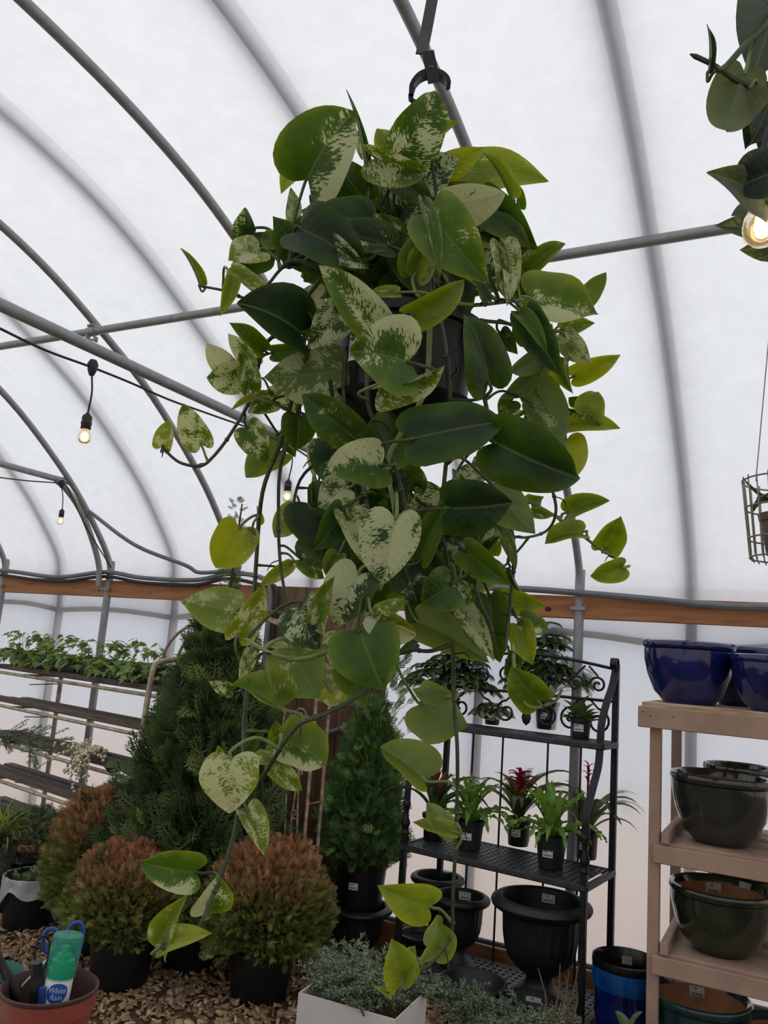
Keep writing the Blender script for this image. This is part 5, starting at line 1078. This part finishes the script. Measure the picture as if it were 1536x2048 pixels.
# evergreen cuttings and a white-berried spray on the third tier
leaf_mat('needle', '2a3f2c', rough=.6, trans=.15, tint='tint')
def needle_branch_arrays(L, seed, nt=9, nl=.022, tw=.5, dens=1.0, bend=.2, w=.0017):
    """fir branch along +x: twigs in a plane, each set with needles"""
    rs = np.random.RandomState(seed); V = []; S = []
    segs = [(np.zeros(3), np.array([1., 0, bend*.3]), L)]
    for i in range(nt):
        t = .12+.8*i/nt; s = -1 if i % 2 else 1; a = .75+rs.uniform(-.15, .15)
        segs.append((np.array([t*L, 0, bend*.3*t*L]), np.array([math.cos(a), s*math.sin(a), rs.uniform(-.2, .25)]), L*(1-t)*tw+.04))
    for a, d, ln in segs:
        d = d/np.linalg.norm(d); n = int(ln/.0021*dens); t = np.sort(rs.uniform(0.04, 1, n)); p = a+d*(t*ln)[:, None]; p[:, 2] -= bend*.35*ln*t*t
        phi = rs.uniform(0, 2*PI, n); u = np.cross(d, (0, 0, 1)); u /= np.linalg.norm(u); v = np.cross(d, u)
        nd = d*.65+(u*np.cos(phi)[:, None]+v*np.sin(phi)[:, None]*.75); nd /= np.linalg.norm(nd, axis=1, keepdims=True)
        e = p+nd*(nl*rs.uniform(.7, 1.15, n))[:, None]; sd = np.cross(nd, rs.normal(0, 1, (n, 3))); sd /= np.linalg.norm(sd, axis=1, keepdims=True)
        V.append(np.stack([p-sd*w*.5, (p+e)/2+sd*w, e, (p+e)/2-sd*w], 1).reshape(-1, 3))
        k = 5; S.append([a+d*ln*i/k-np.array([0, 0, bend*.35*ln*(i/k)**2]) for i in range(k+1)])
    return np.concatenate(V), S
FIR = []
for k in range(4):
    V, S = needle_branch_arrays(.42, 30+k, 10); n = len(V)//4; rs = np.random.RandomState(k)
    tn = np.repeat(pick(rs, n, [(.12, .19, .105), (.17, .25, .15), (.085, .14, .08), (.23, .30, .21)]), 4, 0)
    o = nmesh('needles', V, np.arange(len(V)).reshape(-1, 4), 'needle', None, tn); nm = o.data; bpy.data.objects.remove(o)
    b = MB()
    for i, s in enumerate(S): b.tube(s, [.004 if i == 0 else .002]*6, 5)
    o = b.build('stem', 'bark_brown'); sm = o.data; bpy.data.objects.remove(o); FIR.append((nm, sm))
def bough(name, label, loc, rot, sc, k, group, cat='branch'):
    t = thing(name, label, cat, loc, 0, group); t.rotation_euler = rot; t.scale = (sc,)*3
    o = place(FIR[k % 4][1], 'stem', t, Matrix.Identity(4)); tag(place(FIR[k % 4][0], 'needles', t, Matrix.Identity(4)), kind='stuff'); return t
for k in range(10): bough('evergreen_cutting', 'dark evergreen cutting lying on the third tier of the slatted stand', sl(.22+.075*k, -.05+.02*(k % 3), .93), (random.uniform(-.9, .9), random.uniform(-.1, .55), sa+PI+random.uniform(-.9, .9)+(k % 2)*PI), .85, k, 'evergreen cuttings on the stand')
mat('berry_cream', 'd8d2b0', .6, 0, .12, 40)
wsp = thing('berry_spray', 'cream white berried spray draped over the third tier of the stand', 'spray', sl(SL*.76, -.06, .92), sa)
rs = random.Random(6); b = MB(); cnt = 0
bm2 = bpy.data.meshes.new('berry'); q_ = MB(); q_.lathe([(.001, -.008), (.0055, -.005), (.008, 0), (.0055, .005), (.001, .008)], 7); o = q_.build('berry', 'berry_cream'); bme = o.data; bpy.data.objects.remove(o)
for k in range(18):
    x0 = rs.uniform(-.12, .12); e = np.array([x0+rs.uniform(-.22, .16), rs.uniform(-.2, -.02), rs.uniform(-.16, .10)]); c = np.array([x0, -.04, .05]); P = catmull([(x0, .1, .0), c, e], 8)
    s_ = MB().tube(P, .0016, 4).build('twig', 'bark_brown', wsp)
    for p_ in P[3:]:
        for j in range(2): place(bme, 'berry', s_, Matrix.Translation(p_+np.array([rs.uniform(-.014, .014), rs.uniform(-.014, .014), rs.uniform(-.014, .014)])) @ Matrix.Scale(rs.uniform(.7, 1.3), 4))
tg_ = MB().lathe([(.001, -.04), (.03, -.03), (.055, 0), (.03, .035), (.001, .04)], 12).build('moss_ball', 'rubber_green', loc=sl(SL*.88, -.05, .89)); tag(tg_, 'dark mossy ball beside the cream berry spray on the stand', 'moss ball')
# ---------------------------------------------------------------- pots at the lower left
mat('bag_film', 'c9cbcb', .35, 0, .06, 14, .5, 25)
MATS['bag_film'].node_tree.nodes['Principled BSDF'].inputs['Alpha'].default_value = .72
p = onZ(54, 1850, 0); tp = thing('lined_pot', 'black pot with a white plastic bag liner folded over its rim', 'pot', (p[0], p[1], 0))
MB().lathe(pot_profile(.15, .13, .27), 32).build('pot', 'nursery_black', tp)
V = []; n = 48
for i, (r, z) in enumerate(((.13, .17), (.146, .25), (.156, .274), (.162, .272), (.163, .245), (.162, .2), (.164, .15), (.166, .10))):
    for j in range(n):
        a = 2*PI*j/n; zz = z
        if i >= 5: zz = .25-(.25-z)*(.75+.45*math.sin(2*a+.6)+.2*math.sin(5*a))
        rr = r+.004*math.sin(9*a+i)+.003*math.sin(17*a+2*i); V.append((rr*math.cos(a), rr*math.sin(a), zz))
MB().add(V, [(i*n+j, i*n+(j+1) % n, (i+1)*n+(j+1) % n, (i+1)*n+j) for i in range(7) for j in range(n)]).build('bag_liner', 'bag_film', tp)
rs = np.random.RandomState(4); n = 160; a = rs.uniform(0, 2*PI, n); q = rs.uniform(0, .11, n)
cloud('cuttings', tp, SPR, np.stack([q*np.cos(a), q*np.sin(a), .2+rs.uniform(0, .05, n)], 1), np.stack([np.cos(a), np.sin(a), rs.uniform(0, .9, n)], 1), np.stack([0*a, 0*a, 1+0*a], 1)+rs.normal(0, .3, (n, 3)), .06*np.ones(n), pick(rs, n, GREEN))
# low juniper behind it and the grassy sedge at the left edge
p = onZ(60, 1790, 0); ju = thing('spreading_juniper', 'low spreading juniper behind the bag-lined pot', 'shrub', (p[0], p[1]-.1, 0)); nursery_pot(ju, .14, .12, .24, 'nursery_black', False)
rs = np.random.RandomState(14); n = 1500; a = rs.uniform(0, 2*PI, n); q = rs.uniform(.1, 1, n)**.6
cloud('foliage', ju, SPF, np.stack([.34*q*np.cos(a), .34*q*np.sin(a), .26+.12*(1-q*q)+rs.uniform(0, .14, n)], 1), np.stack([np.cos(a), np.sin(a), rs.uniform(-.2, 1.2, n)], 1), rs.normal(0, 1, (n, 3)), .075*rs.uniform(.7, 1.3, n), pick(rs, n, [(.09, .12, .05), (.06, .09, .04), (.14, .17, .08)]))
leaf_mat('sedge', '7d9440', back='b3bf6a', rough=.5); ST['sg'] = strap_mesh('sg', 'sedge', L=.32, w=.009, arch=2.0, rise=1.45, n=9, tipw=.05, keel=.1); ST['sd'] = strap_mesh('sd', 'fern_green', L=.3, w=.008, arch=2.4, rise=1.3, n=9, tipw=.05, keel=.1)
mat('pot_grey', '5d6664', .5)
p = onZ(6, 1692, .36); gs = thing('golden_sedge', 'tuft of golden green sedge grass in a grey pot at the left edge', 'grass', (p[0]-.04, p[1], .20)); MB().lathe(pot_profile(.11, .085, .17), 28).build('pot', 'pot_grey', gs); rs = random.Random(8)
for i in range(110): place(ST['sg' if i % 3 else 'sd'], 'blade', gs, Mrot((rs.uniform(-.04, .04), rs.uniform(-.04, .04), .14), i*2.4, rs.uniform(.7, 1.15), rs.uniform(-.25, .45)))
gsb = thing('upturned_pot', 'black upturned pot carrying the sedge at the left edge', 'pot', (p[0]-.04, p[1], 0))
MB().lathe([(.001, 0), (.16, 0), (.16, .02), (.15, .025), (.11, .19), (.105, .2), (.001, .2)], 28).build('pot_body', 'nursery_black', gsb)

# ---------------------------------------------------------------- foreground: table with the red pot, boxes of fir
mat('table_white', 'd9d8d4', .45, 0, .05); 
tz = .865; tb0 = onZ(182, 2052, tz)
tbl = thing('work_table', 'white topped work table under the red tool pot, bottom left corner', 'table', (tb0[0]-.5, tb0[1]-.28, 0))
MB().box((0, 0, tz-.015), (1.0, .56, .03), bev=.004).build('table_top', 'table_white', tbl)
for x in (-.46, .46):
    for y in (-.24, .24): MB().box((x, y, (tz-.03)/2), (.035, .035, tz-.03), bev=.003).build('leg', 'galvanised', tbl)
mat('brick_plastic', '8a4030', .5, 0, .1, 10); mat('brick_dark', '4a2f29', .6, 0, .1)
rc = at(95, 2010, 1.45); RP = np.array([rc[0], rc[1], tz])
red = thing('tool_pot', 'brick red plastic flower pot holding scissors, knife and a spray bottle', 'pot', RP)
MB().lathe([(.001, 0), (.062, 0), (.064, .004), (.078, .105), (.079, .112), (.083, .114), (.0835, .142)], 48).build('pot_body', 'brick_plastic', red)
MB().lathe([(.0835, .142), (.0855, .145), (.0855, .149), (.083, .151), (.080, .147), (.077, .115), (.073, .09), (.06, .008), (.001, .006)], 48).build('rim', 'brick_dark', red)
RT = .151
va = math.atan2(-RP[1], -RP[0]); vx = np.array([-math.sin(va), math.cos(va), 0]); vn = np.array([math.cos(va), math.sin(va), 0])
b = MB()
for k in range(3): b.box(vn*.0735+np.array([0, 0, .085-.012*k])-vx*(-.0)+vx*0, (.05-.006*k, .0006, .005), rz=va+PI/2)
b.build('printed_label', 'tag_white', red, smooth=False)
left = -vx if np.dot(vx, RW[:, 0]) > 0 else vx; rgt = -left; bkw = -vn
# spray bottle leaning in the pot
def clear_green():
    m = bpy.data.materials.new('green_cap'); m.use_nodes = True; MATS['green_cap'] = m; b = m.node_tree.nodes['Principled BSDF']
    b.inputs['Base Color'].default_value = (.03, .42, .25, 1); b.inputs['Roughness'].default_value = .15; b.inputs['Alpha'].default_value = .38
clear_green(); mat('pump_green', '17a36d', .35); mat('bottle_white', 'd5d8d8', .35, 0, .04); mat('logo_blue', '1c4f9c', .4, 0, .05); mat('logo_white', 'f2f2f2', .5, 0, .02)
bb = np.array(RP)+rgt*.002+vn*.036+np.array([0, 0, .016]); dirv = unit(np.array([0, 0, 1.])+rgt*.08+bkw*.03)
yv = unit(np.cross(dirv, rgt)); yv = yv if np.dot(yv, vn) < 0 else -yv; xv = np.cross(yv, dirv)
bot = thing('spray_bottle', 'white hair spray bottle with a clear green cap standing in the red pot', 'bottle', bb); bot.rotation_mode = 'QUATERNION'
bot.matrix_world = frame_matrix(bb, xv, yv, dirv)
MB().lathe([(.001, .02), (.021, .02), (.0235, .024), (.0235, .155), (.022, .16), (.001, .16)], 32).build('body', 'bottle_white', bot)
cap = MB(); cap.lathe([(.0245, .158), (.0265, .163), (.0265, .225), (.0255, .229), (.001, .230)], 32); cap.build('cap', 'green_cap', bot)
MB().lathe([(.001, .16), (.022, .16), (.022, .175), (.02, .176), (.02, .188), (.012, .19), (.012, .197), (.007, .199), (.007, .21), (.001, .211)], 24, flute=lambda a, r, z: r*(1+.02*math.cos(24*a)) if z < .178 else r).build('pump', 'pump_green', bot)
lg = MB(); n = 32; V = []
rb_ = .0237
for q in range(1, 8):
    for j in range(n):
        a = 2*PI*j/n; sx = q/7*.0185*math.cos(a)*(1+.06*math.sin(2*a)); sz = q/7*.0165*math.sin(a); th = sx/rb_; V.append((rb_*1.006*math.sin(th), -rb_*1.006*math.cos(th), .139+sz))
lo = lg.add(V, [tuple(range(n))]+[(q*n+j, q*n+(j+1) % n, q*n+n+(j+1) % n, q*n+n+j) for q in range(6) for j in range(n)]).build('logo_oval', 'logo_blue', bot)
for s, zz in (('White', .1435), ('Rain', .1325)):
    o = text_mesh(s, .0118, 'logo_white', lo, Matrix.Identity(4), ext=.0002)
    for v in o.data.vertices:
        x = v.co.x+v.co.y*.22; y = v.co.y; th = x/rb_; v.co = (rb_*1.03*math.sin(th), -rb_*1.03*math.cos(th), zz+y*1.05)
# scissors with blue loops, knife handles
mat('handle_blue', '23408f', .4, 0, .1); mat('steel', '9a9c9e', .3, .9, .05); mat('tool_black', '1a1b1d', .45)
def loop(c, ex_, ey_, a, b_, n=20, e=2.4):
    P = []
    for i in range(n+1):
        t = 2*PI*i/n; cx, sy = math.cos(t), math.sin(t); P.append(c+ex_*a*np.sign(cx)*abs(cx)**(2/e)+ey_*b_*np.sign(sy)*abs(sy)**(2/e))
    return P
upv = np.array([0, 0, 1.])
sc0 = RP+rgt*.008+bkw*.045+np.array([0, 0, -.005]); sc = thing('scissors', 'scissors with blue loop handles upright in the red pot', 'scissors', sc0)
for s, (ccx, ccz, aw, bh, tl) in enumerate([(-.018, .215, .013, .021, .15), (.022, .21, .0155, .036, -.12)]):
    ey2 = unit(upv+rgt*tl*-1); ex2 = unit(rgt+upv*tl); ctr = rgt*ccx+upv*ccz
    h_ = MB().tube(loop(ctr, ex2, ey2, aw, bh), .0042, 8, cap=False).build('handle', 'handle_blue', sc)
    MB().tube([ctr-ey2*bh, rgt*(.004 if s else 0)+upv*.14], .0045, 8).build('shank', 'handle_blue', h_)
    MB().strip([rgt*.002*(s-.5)+upv*.145, rgt*.004*(-1)**s+upv*.06, upv*.02], .012, rgt, .002).build('blade', 'steel', sc)
def handle_tool(name, label, base, tipp, w, m, cat, m2='steel', blen=.1):
    o0 = np.array(base); d = unit(np.array(tipp)-o0); L = np.linalg.norm(np.array(tipp)-o0); t = thing(name, label, cat, o0)
    MB().strip([d*0, d*(L-blen)], w*.6, unit(np.cross(d, vn)), .0015).build('blade', m2, t)
    MB().tube(catmull([d*(L-blen-.005), d*(L-blen*.7), d*(L-blen*.3), d*L], 4), [w*.4]*2+[w*.55]*6+[w*.45]*5, 10).build('handle', m, t)
    return t
handle_tool('pruning_knife', 'black handled knife standing in the red pot left of the bottle', RP+left*.005+vn*.02+upv*.03, RP+left*.028+vn*.03+upv*.20, .022, 'tool_black', 'knife')
handle_tool('utility_knife', 'black handled knife leaning over the left rim of the red pot', RP+rgt*.0+bkw*.03+upv*.03, RP+left*.10+bkw*.05+upv*.19, .016, 'tool_black', 'knife')
handle_tool('blue_snips', 'small snips with blue grips beside the spray bottle', RP+left*.0+vn*.045+upv*.03, RP+left*.012+vn*.05+upv*.165, .014, 'handle_blue', 'snips')
lp = thing('wire_loop_tool', 'dark wire loop tool behind the bottle in the red pot', 'tool', RP+bkw*.03+upv*.03)
MB().tube(loop(left*.022+upv*.165, rgt, upv, .012, .03), .0022, 6, cap=False).build('loop', 'tool_black', lp); MB().tube([left*.02+upv*.135, left*.01], .003, 6).build('shank', 'tool_black', lp)
mat('marker_white', 'c9c4bc', .5); mk = thing('plant_marker', 'white plastic plant marker lying across the back rim of the red pot', 'marker', RP+bkw*.055+left*.05+upv*.13)
MB().strip([np.zeros(3), rgt*.03+upv*.035, rgt*.05+upv*.055], .012, vn, .001).build('blade', 'marker_white', mk)
mat('teal_plastic', '2f6f66', .5); tq = at(-45, 2025, 1.5); t2 = thing('teal_pot', 'teal plastic pot at the bottom left corner beside the red pot', 'pot', (tq[0], tq[1], tz)); MB().lathe(pot_profile(.07, .055, .135), 36).build('pot', 'teal_plastic', t2); MB().lathe([(.001, .105), (.062, .1)], 20).build('soil', 'soil', t2)
sl_ = onZ(205, 2050, tz); o = MB().box((0, 0, .0), (.09, .02, .002), rz=-.5).build('paper_slip', 'tag_white', loc=(sl_[0]-.07, sl_[1]-.03, tz+.0015), smooth=False); tag(o, 'white paper slip on the table beside the red pot', 'paper')
# white box of fir boughs
mat('card_white', 'cfcac6', .7, 0, .05, 6); mat('card_brown', '9a7d5c', .8, 0, .1)
bz = .42; c0, c1, c2_ = onZ(597, 1985, bz), onZ(792, 2040, bz), onZ(836, 2000, bz)
ux = unit((c1-c0)*np.array([1, 1, 0])); uy = np.array([-ux[1], ux[0], 0]); Wb = float(np.linalg.norm((c1-c0)[:2])); Db = .30
bx = thing('cardboard_box', 'white cardboard box filled with fir boughs at the bottom edge', 'box', (c0[0], c0[1], 0), math.atan2(ux[1], ux[0]))
MB().box((Wb/2, .003, bz/2), (Wb, .006, bz)).build('front_panel', 'card_white', bx, smooth=False); MB().box((Wb/2, Db-.003, bz/2), (Wb-.012, .006, bz)).build('back_panel', 'card_brown', bx, smooth=False)
MB().box((.003, Db/2, bz/2), (.006, Db-.006, bz)).build('side_panel', 'card_white', bx, smooth=False); MB().box((Wb-.003, Db/2, bz/2), (.006, Db-.006, bz)).build('side_panel', 'card_white', bx, smooth=False); MB().box((Wb/2, Db/2, .004), (Wb-.012, Db-.012, .008)).build('bottom_panel', 'card_brown', bx, smooth=False)
rs = random.Random(17); ba = math.atan2(ux[1], ux[0])
for k in range(20):
    q = c0+ux*rs.uniform(.03, Wb-.05)+uy*rs.uniform(.05, Db-.04); a = ba+rs.choice((0, PI))+rs.uniform(-.9, .9)
    mid = c0+ux*Wb/2+uy*Db/2; q = mid-np.array([math.cos(a), math.sin(a), 0])*.17*rs.uniform(.6, 1.1)+uy*rs.uniform(-.09, .09)
    bough('fir_bough', 'blue-green fir bough heaped in the white cardboard box', (q[0], q[1], bz-.02+.005*k), (rs.uniform(-.6, .6), rs.uniform(-.15, .12), a), rs.uniform(.75, 1.0), k, 'fir boughs in the white box')
# the loose heap of fir beside it, lying on an upturned tub
hz = .13; hc = onZ(1005, 2070, hz); tub = thing('upturned_tub', 'black upturned tub carrying the loose heap of fir boughs', 'tub', (hc[0], hc[1]-.05, 0))
MB().lathe([(.001, .0), (.25, 0), (.255, .03), (.24, .035), (.21, .10), (.2, .11), (.001, .11)], 32).build('tub_body', 'nursery_black', tub)
for k in range(24):
    a = rs.uniform(-.6, .6)+rs.choice((0, PI)); q = np.array([hc[0], hc[1]-.02, 0])-np.array([math.cos(a), math.sin(a), 0])*rs.uniform(.05, .22)+np.array([rs.uniform(-.13, .13), rs.uniform(-.12, .1), 0])
    bough('fir_bough', 'fir bough in the loose heap right of the white box', (q[0], q[1], hz+.004*k), (rs.uniform(-.7, .7), rs.uniform(-.2, .1), a), rs.uniform(.7, 1.0), k+1, 'fir boughs in the loose heap')
mat('twig_tan', '6d5a3c', .8, 0, .2)
for k in range(6):
    q = at(1095+10*k, 2040, 3.0); e = at(1085+14*k+rs.uniform(-15, 30), 1925+rs.uniform(0, 60), 3.02); o = MB().tube([np.zeros(3), (e-q)*.5+np.array([.01, 0, 0]), e-q], [.0045, .004, .002], 6).build('bare_twig', 'twig_tan', loc=q); tag(o, 'bare tan twig sticking up from the right of the fir heap', 'twig', 'bare twigs in the fir heap')
